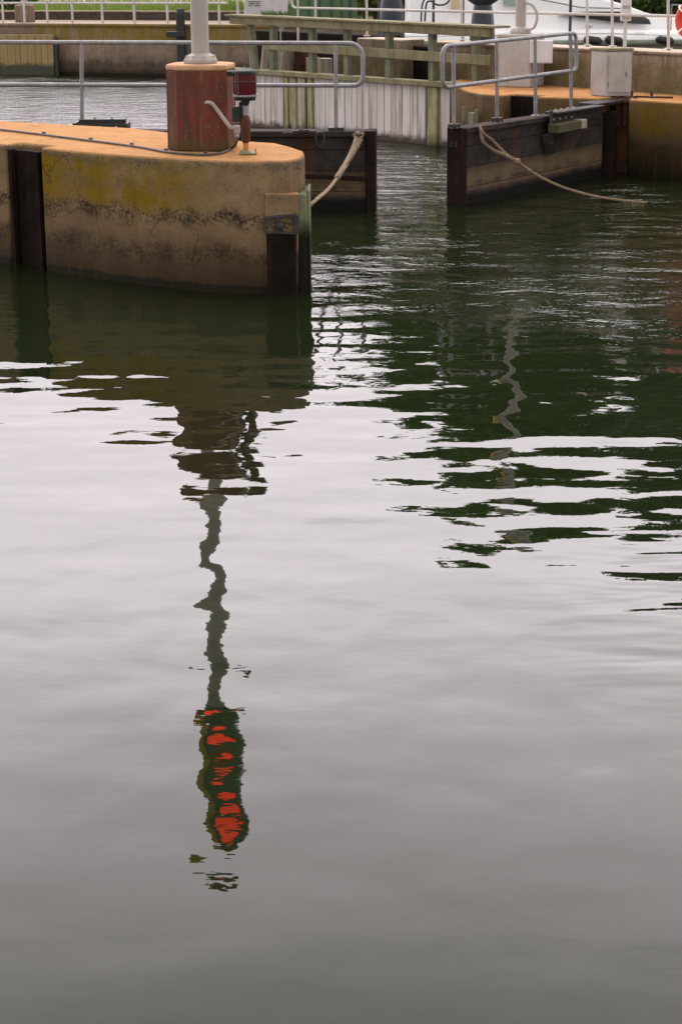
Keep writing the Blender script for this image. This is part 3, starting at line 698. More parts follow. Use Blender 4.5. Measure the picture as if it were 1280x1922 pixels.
# heel bracket with pale bolts, pad under the last post, shackle
m = MB(); c0 = ONL(195, A - n * .03, A + d * L - n * .03, 1.075); m.box(c0 + Vector((0, .12, -.0)), (.66, .30, .10)); m.box(c0 + Vector((0, .06, .075)), (.60, .12, .06)); m.box(c0 + Vector((-.33, .0, .0)), (.05, .36, .15))
hb = m.build('gate_bracket', M['black_iron'], gl_, bevel=.01)
for k in (-.22, -.02, .18): m = MB(); m.lathe(c0 + Vector((k, -.035, -.01)), [(.0, -.022), (.02, -.02), (.028, 0), (.028, .015)], 8, 'Y'); m.build('bracket_bolt', M['conduit'], hb)
for k in (-.1, .12): m = MB(); m.lathe(c0 + Vector((k, .05, .106)), [(.02, 0), (.02, .025), (0, .03)], 8); m.build('bracket_nut', M['conduit'], hb)
m = MB(); c0 = lp(633, GT + .022, .14); m.box(c0, (.2, .16, .04)); m.build('post_pad', M['black_iron'], gl_, bevel=.008)
m = MB(); c0 = Y(601, 262, 19.64); ring = [c0 + Vector((.055 * math.sin(k * math.pi / 8), -.02, .095 * math.cos(k * math.pi / 8))) for k in range(17)]; m.tube(ring, .014, 8, caps=False)
for k in range(6): m.box(c0 + Vector((-.10 - .07 * k, -.005, .10 + .02 * math.sin(k))), (.06, .025, .03))
m.build('chain_shackle', M['black_iron'], gl_)
m = MB(); m.beam(Y(560, 330, 19.63), Y(688, 336, 19.6), .05, .06); m.build('gate_batten', M['tip'], gl_, bevel=.01)

# right leaf (receding to the right)
gr_, A2, d2, n2, L2, pr2 = gate_thing('lock_gate', 'dark timber lock gate leaf on the right, slanting away, pale block bracketed on it', (1.615, 19.92), (3.97, 22.95), .25, .05)
gr_.location = gr_.location
def rp2(px, z, off=.15): return ONL(px, A2 + n2 * off, A2 + d2 * L2 + n2 * off, z)
zt2 = 2.10
def endp(px, z): return rp2(px, z)
T0, T1 = endp(833, zt2 - .02), endp(1084, zt2 + .035); B1_, B0_ = endp(1084, zt2 - .50), endp(833, zt2 - .545)
loop = arc(T0, (0, 0, 1), (T1 - T0), .13, 8) + arc(T1, (T1 - T0), (0, 0, -1), .10, 8) + arc(B1_, (0, 0, -1), (B0_ - B1_), .08, 6) + arc(B0_, (B0_ - B1_), (0, 0, 1), .13, 8)
loop = loop + [loop[0]]
railing_on(gr_, M['galv'], loop, .028, [(rp2(x_, GT), rp2(x_, zt2 - .01 + .05 * (x_ - 855) / 230)) for x_ in (854, 935, 1007, 1074)])
# pad eyes, channel iron, pale block
for x_ in (854, 935):
    m = MB(); m.box(rp2(x_, GT + .03), (.12, .12, .055), rz=R(50)); m.build('post_pad', M['black_iron'], gr_, bevel=.008)
f0, f1 = rp2(1036, GT + .0, -.09), rp2(1126, GT + .0, -.09)
m = MB(); m.beam(f0 + Vector((0, 0, .05)), f1 + Vector((0, 0, .05)), .20, .035); m.beam(f0 + Vector((0, 0, -.06)), f1 + Vector((0, 0, -.03)), .04, .16); m.beam(f0 + Vector((0, 0, .09)), f0 + Vector((0, 0, -.38)), .05, .05, (1, 0, 0))
m.beam(rp2(1106, GT + .06, .1), rp2(1160, GT + .06, .1), .34, .05)
ch = m.build('channel_iron', M['black_iron'], gr_, bevel=.008)
for q in (.08, .2, .32, .44):
    m = MB(); m.lathe(f0.lerp(f1, q) + Vector((0, -.04, .068)), [(.02, 0), (.02, .03), (0, .034)], 8); m.build('channel_nut', M['conduit'], ch)
    m = MB(); m.lathe(f0.lerp(f1, q) + Vector((-.03, -.05, -.04)), [(.0, -.02), (.018, -.018), (.022, .01)], 8, 'Y'); m.build('channel_bolt', M['conduit'], ch)
k0, k1 = rp2(1040, .86, -.17), rp2(1083, .875, -.17)
m = MB(); m.beam(k0, k1, .18, .125); bk = m.build('buffer_block', M['mossy_dark'], gr_, bevel=.012)
m = MB(); m.beam(k1, k1 + d2 * .16, .185, .13); m.build('block_end', M['pale_pile'], bk, bevel=.012)
m = MB(); m.beam(k0 + Vector((0, 0, -.08)) + n2 * .1, k0 + Vector((.1, .1, -.36)) + n2 * .12, .05, .14, (1, 0, 0)); m.build('block_strut', M['black_iron'], gr_)
m = MB()
for x_ in (1139,):
    p = rp2(x_, 0, .02); m.lathe((p.x, p.y, 0), [(.14, -1.2), (.14, .96)], 18)
m.build('heel_post', M['dark_slot'], gr_)
# two dark cut marks on the mitre post
for k, px_ in enumerate((847.5, 856)):
    p = Y(px_, 271, 20.0 - .065 * k)
    m = MB(); m.beam(p + Vector((-.014, 0, -.035)), p + Vector((-.014, 0, .035)), .006, .012, (1, 0, 0)); m.beam(p + Vector((-.01, 0, 0)), p + Vector((.014, 0, .032)), .006, .011, (1, 0, 0)); m.beam(p + Vector((-.01, 0, 0)), p + Vector((.014, 0, -.032)), .006, .011, (1, 0, 0)); m.build('cut_mark', M['fender_black'], gr_)

# ------------------------------------------------------------------ ropes
def twisted(mb, pts, r, n=3, pitch=.16):
    P = smoothline(pts, 10); s = 0; strands = [[] for _ in range(n)]
    for i, p in enumerate(P):
        t = (P[min(i + 1, len(P) - 1)] - P[max(i - 1, 0)]).normalized()
        a = t.cross(Vector((0, 0, 1))).normalized(); b = t.cross(a)
        if i: s += (p - P[i - 1]).length
        for k in range(n):
            ph = s / pitch * 2 * math.pi + k * 2 * math.pi / n
            strands[k].append(p + (a * math.cos(ph) + b * math.sin(ph)) * r * .52)
    for st in strands: mb.tube(st, r * .56, 8)
gy = 19.58
def dense(pts, n): return [Vector(pts[0]).lerp(Vector(pts[1]), k / n) for k in range(n + 1)]
r1 = thing('mooring_rope', 'thick pale rope running from the left gate tip down to the near pier', 'rope', tuple(Y(672, 252, gy)))
p_a, p_b, p_c = Y(667, 258, gy - .05), Y(632, 335, 17.9), Z(583, 384, .70)
p_c = Y(583, 384, 15.1)
m = MB(); m.tube(smoothline([Y(664, 252, gy + .02), Y(668, 262, gy - .05), Y(655, 295, 19.1), p_b], 8), [.03] * 25, 8)
twisted(m, [Y(678, 250, gy + .02), Y(674, 266, gy - .05), Y(656, 297, 19.05), Y(640, 322, 18.3), p_b], .036, 3, .22)
m.lathe(Y(672, 250, gy), [(.0, -.03), (.045, -.02), (.05, .01), (.0, .03)], 10)
m.build('rope_splice', M['rope'], r1)
m = MB(); twisted(m, [p_b + (p_a - p_b) * .1, p_b, Y(615, 356, 16.9), Y(598, 371, 15.8), p_c, Y(576, 387, 14.95)], .021, 3, .14); m.build('rope_line', M['rope'], r1)
r2 = thing('mooring_rope', 'slack rope drooping from the right gate leaf into the dark water', 'rope', tuple(Y(905, 248, 20.3)))
m = MB()
ra = rp2(904, .98, -.05); rb = Y(950, 290, 20.35); rc = Y(970, 303, 20.3)
twisted(m, [ra + Vector((-.02, 0, .05)), Y(908, 252, ra.y - .03), Y(925, 265, 20.35), rb, rc], .022, 3, .18)
twisted(m, [ra, Y(906, 266, ra.y - .05), Y(925, 282, 20.3), Y(945, 290, 20.3), rc], .024, 3, .18)
m.lathe(rc, [(0, -.05), (.045, -.03), (.045, .03), (0, .05)], 10, 'X')
m.build('rope_splice', M['rope'], r2)
m = MB(); twisted(m, [rc - Vector((.06, 0, -.05)), rc, Y(1010, 330, 20.3), Y(1055, 351, 20.3), Y(1110, 367, 20.28), Y(1165, 376, 20.26), Y(1205, 380, 20.22), Vector((4.28, 20.2, -.06))], .019, 3, .14); m.build('rope_line', M['rope'], r2)

# ------------------------------------------------------------------ right pier
RT = 1.13
rq = lambda x, y: (lambda p: (p.x, p.y))(Z(x, y, RT))
WA, WB = Vector((5.95, 22.9, 0)), Vector((-3.1, 34.3, 0))       # front foot line of the lock wall
a0 = rq(878, 171); a1 = rq(905, 176); a2 = rq(945, 178.5); a3 = rq(1005, 181.5); a4 = rq(1130, 184.5); a5 = rq(1180, 186.5); a6 = rq(1290, 193)
deep = Vector((.55, .8, 0)) * .35
ol = [(a0[0] - .04, a0[1] + .35), a0, a1, a2, (a2[0] + deep.x, a2[1] + deep.y), (a3[0] + deep.x, a3[1] + deep.y), a3, a4,
      (a4[0] + deep.x * 1.4, a4[1] + deep.y * 1.4), (a5[0] + .12, a5[1] + .62), a5, a6, (9, 18.2), (12, 20), (5.95 + .35, 22.9 + .3), (2.2, 27.9), (1.9, 27.2)]
rpt = thing('concrete_pier', 'right hand concrete pier with rust streaked orange top and dark recesses', 'pier', (3.5, 24.2, 0))
m = MB(); m.prism(ol, -1.2, RT); m.build('pier_body', M['pier_right'], rpt, bevel=.045, seg=3)
m = MB(); A_ = Vector((*a2, 0)) + deep * .8; B_ = Vector((*a3, 0)) + deep * .8; m.beam(A_, B_, .08, 2.2); m.build('recess_back', M['dark_slot'], rpt)  # near-black back panel set in the recess
m = MB(); A_ = Vector((*a4, 0)) + deep * .9; B_ = Vector((*a5, 0)) + deep * .95; m.beam(A_, B_, .08, 2.14); m.beam(A_ + Vector((0, -.1, 1.09)), B_ + Vector((0, -.1, 1.09)), .2, .05)
for q in (.2, .5, .85): m.beam(A_.lerp(B_, q) + Vector((0, -.12, .7)), A_.lerp(B_, q) + Vector((0, -.12, 1.15)), .05, .06, (1, 0, 0))
m.build('recess_iron', M['rust'], rpt, bevel=.006)
gb = thing('fender_bracket', 'small pale green iron fender bracket behind the right gate tip', 'bracket', tuple(Z(882, 232, .6)))
q0 = Y(871, 200, 24.55); q1 = Y(894, 206, 24.3)
for q_ in (q0, q1): m = MB(); m.beam((q_.x, q_.y, -.3), (q_.x, q_.y, q_.z), .05, .06, (1, 0, 0)); m.build('bracket_arm', M['green_paint'], gb, bevel=.008)
m = MB(); m.beam((q0.x + .09, q0.y - .12, .52), (q1.x - .02, q1.y - .02, .52), .08, .62); m.build('bracket_plate', M['mossy_post'], gb, bevel=.01)

GPX, GPY = 3.02, 25.95
plinth('plinth', 'pale grey concrete plinth on the right pier, with a white box fixed to it', GPX, GPY, .66, RT, 1.995, M['grey_conc'], M['grey_conc'], R(-30), .1)
sp2 = thing('signal_post', 'slim pale pole on the grey plinth of the right pier', 'signal', (GPX, GPY, 1.995))
m = MB(); flange(m, (GPX, GPY, 1.995), .18, .12); m.build('base_flange', M['pole'], sp2, bevel=.008)
m = MB(); m.tube([(GPX, GPY, 2.08), (GPX, GPY, 6.1)], .088, 20); m.build('pole', M['pole'], sp2)
m = MB(); m.tube(smoothline([(GPX + .05, GPY - .16, 2.06), (GPX + .2, GPY - .18, 2.1), (GPX + .25, GPY - .18, 2.3), (GPX + .17, GPY - .14, 2.46), (GPX + .06, GPY - .08, 2.5)], 6), .022, 8); m.build('cable_loop', M['conduit'], sp2)
for z in (5.25, 5.85):
    m = MB(); m.box((GPX - .05, GPY - .13, z), (.22, .2, .42)); hd = m.build('signal_housing', M['pole'], sp2, bevel=.02)
    m = MB(); m.box((GPX - .19, GPY - .18, z - .05), (.07, .2, .2)); m.build('lamp_visor', M['sig_yellow'], hd, bevel=.01)
jb = thing('junction_box', 'white painted metal box hung on the grey plinth behind the right railing', 'box', tuple(Y(1015, 118, GPY - .45)))
c0 = Y(1015, 97, GPY - .43)
m = MB(); m.box(c0, (.375, .16, .37), rz=R(-6)); m.build('box_body', M['box_white'], jb, bevel=.008)
m = MB(); m.box(c0 + Vector((0, -.084, .0)), (.34, .012, .335), rz=R(-6)); m.box(c0 + Vector((.14, -.095, 0)), (.02, .015, .06)); m.build('box_door', M['box_white'], jb, bevel=.003)
m = MB(); m.box(c0 + Vector((0, .14, -.05)), (.2, .16, .1)); m.build('box_mount', M['galv'], jb)

cbt = thing('utility_cabinet', 'squat grey cabinet with overhanging lid on the right pier', 'cabinet', tuple(Z(1145, 180, RT)))
cl_, cm_, cr2 = Z(1113, 178, RT), Z(1136, 181.5, RT), Z(1183, 182, RT)
e1 = Vector((cl_.x - cm_.x, cl_.y - cm_.y, 0)); e2 = Vector((cr2.x - cm_.x, cr2.y - cm_.y, 0))
e2n = Vector((.40, .05, 0)); e1n = Vector((-.19, .30, 0))
def quad(o, s): 
    c = o + (e1n + e2n) / 2
    return [tuple(((p - c) * s + c)[:2]) for p in (o, o + e2n, o + e2n + e1n, o + e1n)]
cz = Y(1140, 97, cm_.y).z
m = MB(); m.prism(quad(cm_, 1), RT + .004, cz); m.build('cabinet_body', M['grey_conc'], cbt, bevel=.012)
dm = MB(); dq = cm_ + e2n.normalized() * .03; dm.slab([dq + Vector((0, -.006, z_)) + e2n * t_ for z_, t_ in ((.06, 0), (.06, .86), (cz - RT - .05, .86), (cz - RT - .05, 0))], (0, -.008, 0)); dm.build('cabinet_door', M['grey_conc'], cbt, bevel=.003)
for z_ in (.15, .52):
    hm = MB(); hq = cm_ + e2n * .07 + Vector((0, -.012, z_)); hm.lathe(hq, [(.014, 0), (.014, .07)], 8); hm.build('door_hinge', M['galv'], cbt)
hm = MB(); hm.box(cm_ + e2n * .78 + Vector((0, -.02, .34)), (.03, .02, .07)); hm.build('door_latch', M['galv'], cbt, bevel=.004)
m = MB(); m.prism(quad(cm_, 1.07), cz + .002, cz + .05); m.build('cabinet_lid', M['mossy'], cbt, bevel=.012)
for px_, py_ in ((1185, 183), (1222, 184)):
    c = Z(px_, py_, RT); ms = thing('mooring_pin', ['short dark iron pin at the foot of the grey cabinet', 'taller dark iron pin on the right pier top, right of the cabinet'][px_ > 1200], 'pin', tuple(c))
    m = MB(); m.tube([c, c + Vector((0, 0, .10))], .02, 8); m.lathe(c, [(.05, 0), (.05, .02), (.02, .03)], 10); m.build('pin_shaft', M['black_iron'], ms)
    m = MB(); m.beam(c + Vector((.05, 0, .015)), c + Vector((.3, -.1, .015)), .03, .025); m.build('pin_strap', M['rust'], ms)

# ------------------------------------------------------------------ lock wall (behind right pier and jetty) and its railing
WT = 1.78
dW = (WB - WA).normalized(); nW = Vector((dW.y, -dW.x, 0)); nW = nW if nW.y > 0 else -nW
lw_ = thing('lock_wall', 'long tan concrete lock wall behind the right pier, moss streaked', 'wall', tuple(WA.lerp(WB, .4)))
def wallseg(t0, t1, z0, z1, n0, n1, nm, mat, par, bev=.03):
    Lw = (WB - WA).length
    q = [WA + dW * t0 + nW * n0, WA + dW * t1 + nW * n0, WA + dW * t1 + nW * n1, WA + dW * t0 + nW * n1]
    mm = MB(); mm.prism([(p.x, p.y) for p in q], z0, z1); return mm.build(nm, mat, par, bevel=bev)
def tW(px, z=1.5, off=0):
    p = ONL(px, WA + nW * off, WB + nW * off, z); return (Vector((p.x, p.y, 0)) - WA - nW * off).dot(dW)
t_a, t_b = tW(806), tW(755)
wallseg(-6, t_a, -1, WT - .06, 0, .6, 'wall_body', M['lock_wall'], lw_)
wallseg(-6, t_a - .02, WT - .061, WT, -.03, .66, 'wall_coping', M['lock_wall'], lw_)
wallseg(t_b, tW(672), -1, WT, 0, .6, 'wall_body', M['lock_wall'], lw_)
wallseg(t_a, t_b, -1, WT - .12, .3, .6, 'wall_recess', M['dark_slot'], lw_)  # near-black panel: the shade of the void is put into its colour
wallseg(tW(672) + .02, tW(622), -1, 1.50, .1, .62, 'wall_body', M['lock_wall'], lw_)
wallseg(tW(672) + .02, tW(425), -1, 1.80, .7, 1.2, 'void_backing', M['dark_slot'], lw_)  # near-black sheet standing in for the shaded void behind the jetty
def wp(px, z, off): return ONL(px, WA + nW * off, WB + nW * off, z)
wr = thing('railing', 'white tubular railing along the top of the tan lock wall', 'railing', tuple(wp(1000, WT, .35)))
zr1, zr2 = WT + .53, WT + 1.06
pe = wp(552, zr1, .35)
endx = WA - dW * 5 + nW * .35
E1, E2 = Vector((endx.x, endx.y, zr1)), Vector((endx.x, endx.y, zr2))
Lt = Vector((pe.x, pe.y, zr2))
rl_pts = [E1] + arc(pe, (pe - E1), (0, 0, 1), .12, 6) + arc(Lt, (0, 0, 1), (E2 - Lt), .12, 6) + [E2]
m = MB(); m.tube(rl_pts, .024, 10); m.build('rail', M['white_rail'], wr)
for px_ in (563, 596, 692, 870, 1105, 1152, 1257, 1400):
    p0, p1 = wp(px_, WT - (.02 if px_ < 672 else 0), .35), wp(px_, zr2, .35)
    if px_ < 672: p0.z = 1.0
    m = MB(); m.tube([p0, p1], .024, 10); m.lathe((p0.x, p0.y, p0.z + .02), [(.07, 0), (.07, .012), (.03, .02)], 10); m.build('rail_post', M['white_rail'], wr)
# lifebuoy on the railing
c0 = wp(1291, 0, .28); c0.z = Y(1289, 38, c0.y).z
m = MB(); sd_ = dW; rr, tr = .235, .062
vs, fs = [], []
for i in range(40):
    a = i * math.pi / 20
    for k in range(12):
        b = k * math.pi / 6; q = (sd_ * math.cos(a) + Vector((0, 0, 1)) * math.sin(a)) * (rr + tr * math.cos(b)) + nW * (-.05 + tr * math.sin(b))
        vs.append(c0 + q); fs.append((i * 12 + k, i * 12 + (k + 1) % 12, ((i + 1) % 40) * 12 + (k + 1) % 12, ((i + 1) % 40) * 12 + k))
m.add(vs, fs, True)
lbt = thing('lifebuoy', 'red lifebuoy ring hanging on the white railing at the right edge', 'lifebuoy', tuple(c0))
m.build('buoy_ring', M['buoy'], lbt)
for a_ in (45, 135, 225, 315):
    m = MB(); pts = []
    o_ = (sd_ * math.cos(R(a_)) + Vector((0, 0, 1)) * math.sin(R(a_)))
    ring = [c0 + o_ * (rr + (tr + .006) * math.cos(k * math.pi / 8)) + nW * (-.05 + (tr + .006) * math.sin(k * math.pi / 8)) for k in range(17)]
    m.tube(ring, .016, 6, caps=False); m.build('buoy_band', M['white_paint'], lbt)

# ------------------------------------------------------------------ timber jetty with white boards
JA, JB = Vector((2.35, 26.45, 0)), Vector((-2.55, 31.75, 0))
dJ = (JB - JA).normalized(); nJ = Vector((dJ.y, -dJ.x, 0)); nJ = nJ if nJ.y > 0 else -nJ
angJ = math.atan2(dJ.y, dJ.x)
M['white_boards'] = boards('white_boards', (.68, .61, .58), (.47, .41, .39), angJ, .175, (.08, .06, .05), streak=(.21, .17, .12), streak_amt=.7, low=(.075, .05, .04), low_z=.10)
jt = thing('timber_jetty', 'old timber jetty with whitewashed boards and mossy rails along the lock', 'jetty', tuple(JA.lerp(JB, .5)))
def jp(px, z, off=0): return ONL(px, JA + nJ * off, JB + nJ * off, z)
q = [JA, JB, JB + nJ * .08, JA + nJ * .08]
m = MB(); m.prism([(p.x, p.y) for p in q], -1, 1.035); m.build('white_boards', M['white_boards'], jt)
m = MB(); m.beam(JA + Vector((0, 0, 1.085)) + nJ * .0, JB + Vector((0, 0, 1.105)), .24, .095); m.build('top_beam', M['mossy'], jt, bevel=.015)
m = MB(); e0, e1_ = jp(951, 1.57, -.02), jp(498, 1.63, -.02); e2_ = jp(925, 1.54, -.02); m.beam(e2_, e1_, .06, .17); m.build('mid_rail', M['mossy'], jt, bevel=.012)
capA, capB = jp(925, 2.005, -.06), jp(438, 2.10, -.06)
m = MB(); m.beam(capA, capB, .10, .15); m.build('cap_beam', M['mossy'], jt, bevel=.012)
capA2, capB2 = jp(946, 2.10, .05), jp(440, 2.195, .05)
m = MB(); m.beam(capA2, capB2, .42, .04); m.build('cap_board', M['mossy'], jt, bevel=.008)
for i, px_ in enumerate((474, 517, 590, 656, 734, 815, 896)):
    p0, p1 = jp(px_, 1.13, .05), jp(px_, 2.06, .05)
    if i == 0: p0 += dJ * -.15
    m = MB(); m.beam(p0, p1, .12, .12, dJ); m.build('jetty_post', M['mossy_post'], jt, bevel=.01)
M['stained_post'] = worn('yellow_stained_timber', (.30, .27, .11), (.36, .33, .20), 5, .85, streak=(.08, .085, .02), streak_amt=.8, bump=.4)
tide_dark(M['stained_post'], .02, .2, (.05, .045, .03))
for px_, wd in ((542, .09), (555, .14), (574, .10), (587, .11), (815, .24)):
    p0 = jp(px_, 0, -.03); m = MB(); m.beam(Vector((p0.x, p0.y, -.9)), Vector((p0.x, p0.y, 1.03)), .07, wd, dJ); m.build('stained_board', M['stained_post'], jt, bevel=.008)
for px_ in (537, 578, 803):
    m = MB(); p0 = jp(px_, 0, -.008); m.beam(Vector((p0.x, p0.y, -.9)), Vector((p0.x, p0.y, 1.03)), .03, .035, dJ); m.build('dark_gap', M['fender_black'], jt)
# clutter behind the jetty: leaning pale piles and a rusty brace
for i, (xb, xt, off) in enumerate(((501, 509, .45), (532, 549, .45), (527, 518, .7), (592, 590, .5), (612, 614, .4), (572, 570, .6))):
    p0, p1 = jp(xb, 0, off), jp(xt, 1.75, off); 
    pt_ = thing('timber_pile', ['narrow pale pile nearest the left end behind the jetty', 'pale pile leaning right behind the jetty', 'pale pile leaning left, crossing another behind the jetty',
        'shorter upright pale pile right of the reddish one behind the jetty', 'rightmost short pale pile behind the jetty, by the tan wall', 'reddish brown pile in the middle behind the jetty'][i], 'pile', (p0.x, p0.y, 0), 'piles standing behind the timber jetty')
    m = MB(); m.tube([(p0.x, p0.y, -1), (p0.x, p0.y, .6), (p1.x, p1.y, (1.66 if i not in (3, 4) else 1.40))], (.15, .15, .13), 12); m.build('pile_shaft', M['rust'] if i == 5 else M['pale_pile'], pt_)
sm_ = thing('small_signal', 'small red and black box on a jetty post', 'lamp', tuple(jp(820, 1.9, -.05)))
c0 = jp(820, 1.93, -.04)
m = MB(); m.box(c0, (.07, .07, .12)); m.build('signal_case', M['black_iron'], sm_, bevel=.008)
m = MB(); m.lathe(c0 + Vector((0, -.06, .01)), [(.028, 0), (.024, .02)], 12, 'Y'); m.build('signal_lens', M['red_glass'], sm_)
# weeds growing on the cap board
wd_ = MB(); rg = random.Random(11)
for _ in range(260):
    q_ = jp(rg.uniform(495, 545), 2.215, rg.uniform(-.1, .2)); h = rg.uniform(.03, .11); a = rg.uniform(0, 3.1)
    wd_.add([q_ + Vector((-.008 * math.cos(a), -.008 * math.sin(a), 0)), q_ + Vector((.008 * math.cos(a), .008 * math.sin(a), 0)), q_ + Vector((rg.uniform(-.04, .04), rg.uniform(-.03, .03), h))], [(0, 1, 2)])
tag(wd_.build('weeds', M['leaf_dark']), 'dark dry weeds sprouting on the jetty cap board', 'weeds', kind='stuff')

# notice board at the jetty's left end
nb = thing('notice_board', 'weathered white notice board with faded writing at the left end of the jetty', 'sign', tuple(Y(497, 35, 33.0)))
b0, b1, b2, b3 = Y(458, 33, 33), Y(540, 30, 33), Y(541, -24, 33), Y(459, -24, 33)
m = MB(); m.slab([b0, b1, b2, b3], (0, .05, 0)); m.build('board_panel', M['board'], nb, bevel=.006)
for (x0, x1, yy) in ((466, 490, 3), (468, 478, 6.5), (481, 487, 6.5), (467, 473, 10), (477, 489, 10)): m = MB(); m.beam(Y(x0, yy, 32.99), Y(x1, yy, 32.99), .006, .018); m.build('board_writing', M['ink'], nb)
for px_ in (470, 528): m = MB(); a = Y(px_, 0, 33.1); m.tube([(a.x, a.y, .9), (a.x, a.y, b2.z)], .04, 8); m.build('board_post', M['galv'], nb)

# ------------------------------------------------------------------ far wall on the left, planks, railing, kerb
fw = thing('quay_wall', 'long mossy brown concrete quay wall across the lock basin at left', 'wall', (-6, 47.5, 0))
def off(poly, dd): return [(x, y + dd) for x, y in poly]
SW = [(-60, 53.2), (-9.85, 48.3), (-5.6, 46.6), (-1.6, 45.1), (6, 44.2), (60, 43.8)]
m = MB(); m.prism(SW + off(SW, .6)[::-1], -1, 1.46); m.build('wall_body', M['far_wall'], fw, bevel=.02)
m = MB(); m.prism(off(SW, -.06) + off(SW, .66)[::-1], 1.461, 1.56); m.build('wall_coping', M['far_wall'], fw, bevel=.03)
pA, pB = Vector((-13.5, 48.45, 0)), Vector((-8.75, 47.55, 0))
dP = (pB - pA).normalized(); angP = math.atan2(dP.y, dP.x)
M['far_boards'] = boards('mossy_far_boards', (.34, .25, .13), (.22, .15, .06), angP, .22, (.05, .04, .02), streak=(.27, .15, .035), streak_amt=.7, low=(.055, .06, .04), low_z=.30)
pf = thing('timber_fender', 'brown and green timber fender boards on the quay wall at far left', 'fender', tuple(pA.lerp(pB, .5)))
m = MB(); nP = Vector((-dP.y, dP.x, 0)); q = [pA, pB, pB + nP * .25, pA + nP * .25]; m.prism([(p.x, p.y) for p in q], -1, 1.22); m.build('fender_boards', M['far_boards'], pf, bevel=.015)
m = MB(); m.prism([(pB.x + .03, pB.y), (pB.x + .14, pB.y), (pB.x + .14, pB.y + .3), (pB.x + .03, pB.y + .3)], -1, 1.1); m.build('fender_end', M['fender_black'], pf)
frl = thing('railing', 'cream painted post and rail fence on top of the far quay wall', 'railing', (-6, 47.3, 1.56))
def sy(x, dd): 
    for (x0, y0), (x1, y1) in zip(SW, SW[1:]):
        if x0 <= x <= x1: return y0 + (y1 - y0) * (x - x0) / (x1 - x0) + dd
xs_r = [-16, -12, -9.85, -7.7, -5.6, -3.3]
m = MB(); m.tube([Vector((x, sy(x, .35), 2.16)) for x in xs_r], .035, 8); m.tube([Vector((x, sy(x, .35), 2.62)) for x in xs_r], .035, 8); m.build('rail', M['white_rail'], frl)
for px_ in (-40, 7, 47, 90, 137, 193, 253, 315, 370, 412, 447):
    p = Y(px_, 40, 47.3); yy = sy(p.x, .35); p = Y(px_, 40, yy)
    m = MB(); m.tube([(p.x, yy, 1.56), (p.x, yy, 2.64)], .038, 8); m.build('rail_post', M['white_rail'], frl)
kb = thing('kerb_wall', 'low dark stone kerb in front of the grass bank', 'kerb', (-6, 50, 1.55))
m = MB(); SK = [(-60, 57.2), (-9.85, 51.9), (-5.6, 50.2), (-1.8, 48.9)]; m.prism(SK + off(SK, .35)[::-1], 1.5, 1.80); m.build('kerb_stones', M['kerb'], kb, bevel=.02)
m = MB(); m.prism(off(SK, -.03) + off(SK, .38)[::-1], 1.801, 1.85); m.build('kerb_coping', M['far_wall'], kb, bevel=.01)
cp = thing('concrete_post', 'stubby brown concrete post with a pipe on top at far left', 'post', tuple(Y(48, 38, 49.2)))
p = Y(48, 38, 49.2)
m = MB(); m.prism([(p.x - .27, p.y - .25), (p.x + .27, p.y - .25), (p.x + .27, p.y + .25), (p.x - .27, p.y + .25)], 1.52, Y(48, 9, 49.2).z); m.build('post_block', M['far_wall'], cp, bevel=.03)
m = MB(); m.tube([(p.x, p.y, Y(48, 9, 49.2).z), (p.x, p.y, 4.8)], .11, 12); m.build('post_pipe', M['pole'], cp)
bl = thing('mooring_bollard', 'black iron bracket and post against the far quay wall beside the signal post', 'bollard', tuple(Y(341, 110, 46.4)))
a = Y(341, 100, 46.1)
m = MB(); m.box((a.x, a.y, .9), (.24, .3, 2.0)); m.build('bollard_post', M['fender_black'], bl, bevel=.03)
b = Y(331, 64, 46.0); m = MB(); m.lathe((a.x, a.y, 1.9), [(.14, 0), (.12, .1), (0, .14)], 12); m.build('bollard_cap', M['fender_black'], bl); m = MB(); m.box((b.x, b.y, b.z), (.55, .35, .16)); m.build('bollard_arm', M['fender_black'], bl, bevel=.02)

# ------------------------------------------------------------------ green shed beyond the jetty
sh = thing('shed', 'plain green painted shed behind the jetty, vertical board seams', 'shed', tuple(Y(600, 38, 47)))
s0, s1 = Y(545, 40, 47), Y(672, 40, 47)
m = MB(); m.box(((s0.x + s1.x) / 2, 48.4, 2.7), (s1.x - s0.x, 2.8, 2.3)); m.build('shed_wall', M['shed'], sh, bevel=.02)
m = MB(); m.box(((s0.x + s1.x) / 2, 48.4, 3.9), (s1.x - s0.x + .3, 3.1, .1)); m.build('shed_roof', M['kerb'], sh, bevel=.02)
for px_ in (561, 580, 600, 622, 641, 657): a = Y(px_, 20, 46.99); m = MB(); m.box((a.x, 46.99, 2.7), (.045 if px_ != 657 else .09, .04, 2.28)); m.build('shed_batten', M['mast_navy'], sh)

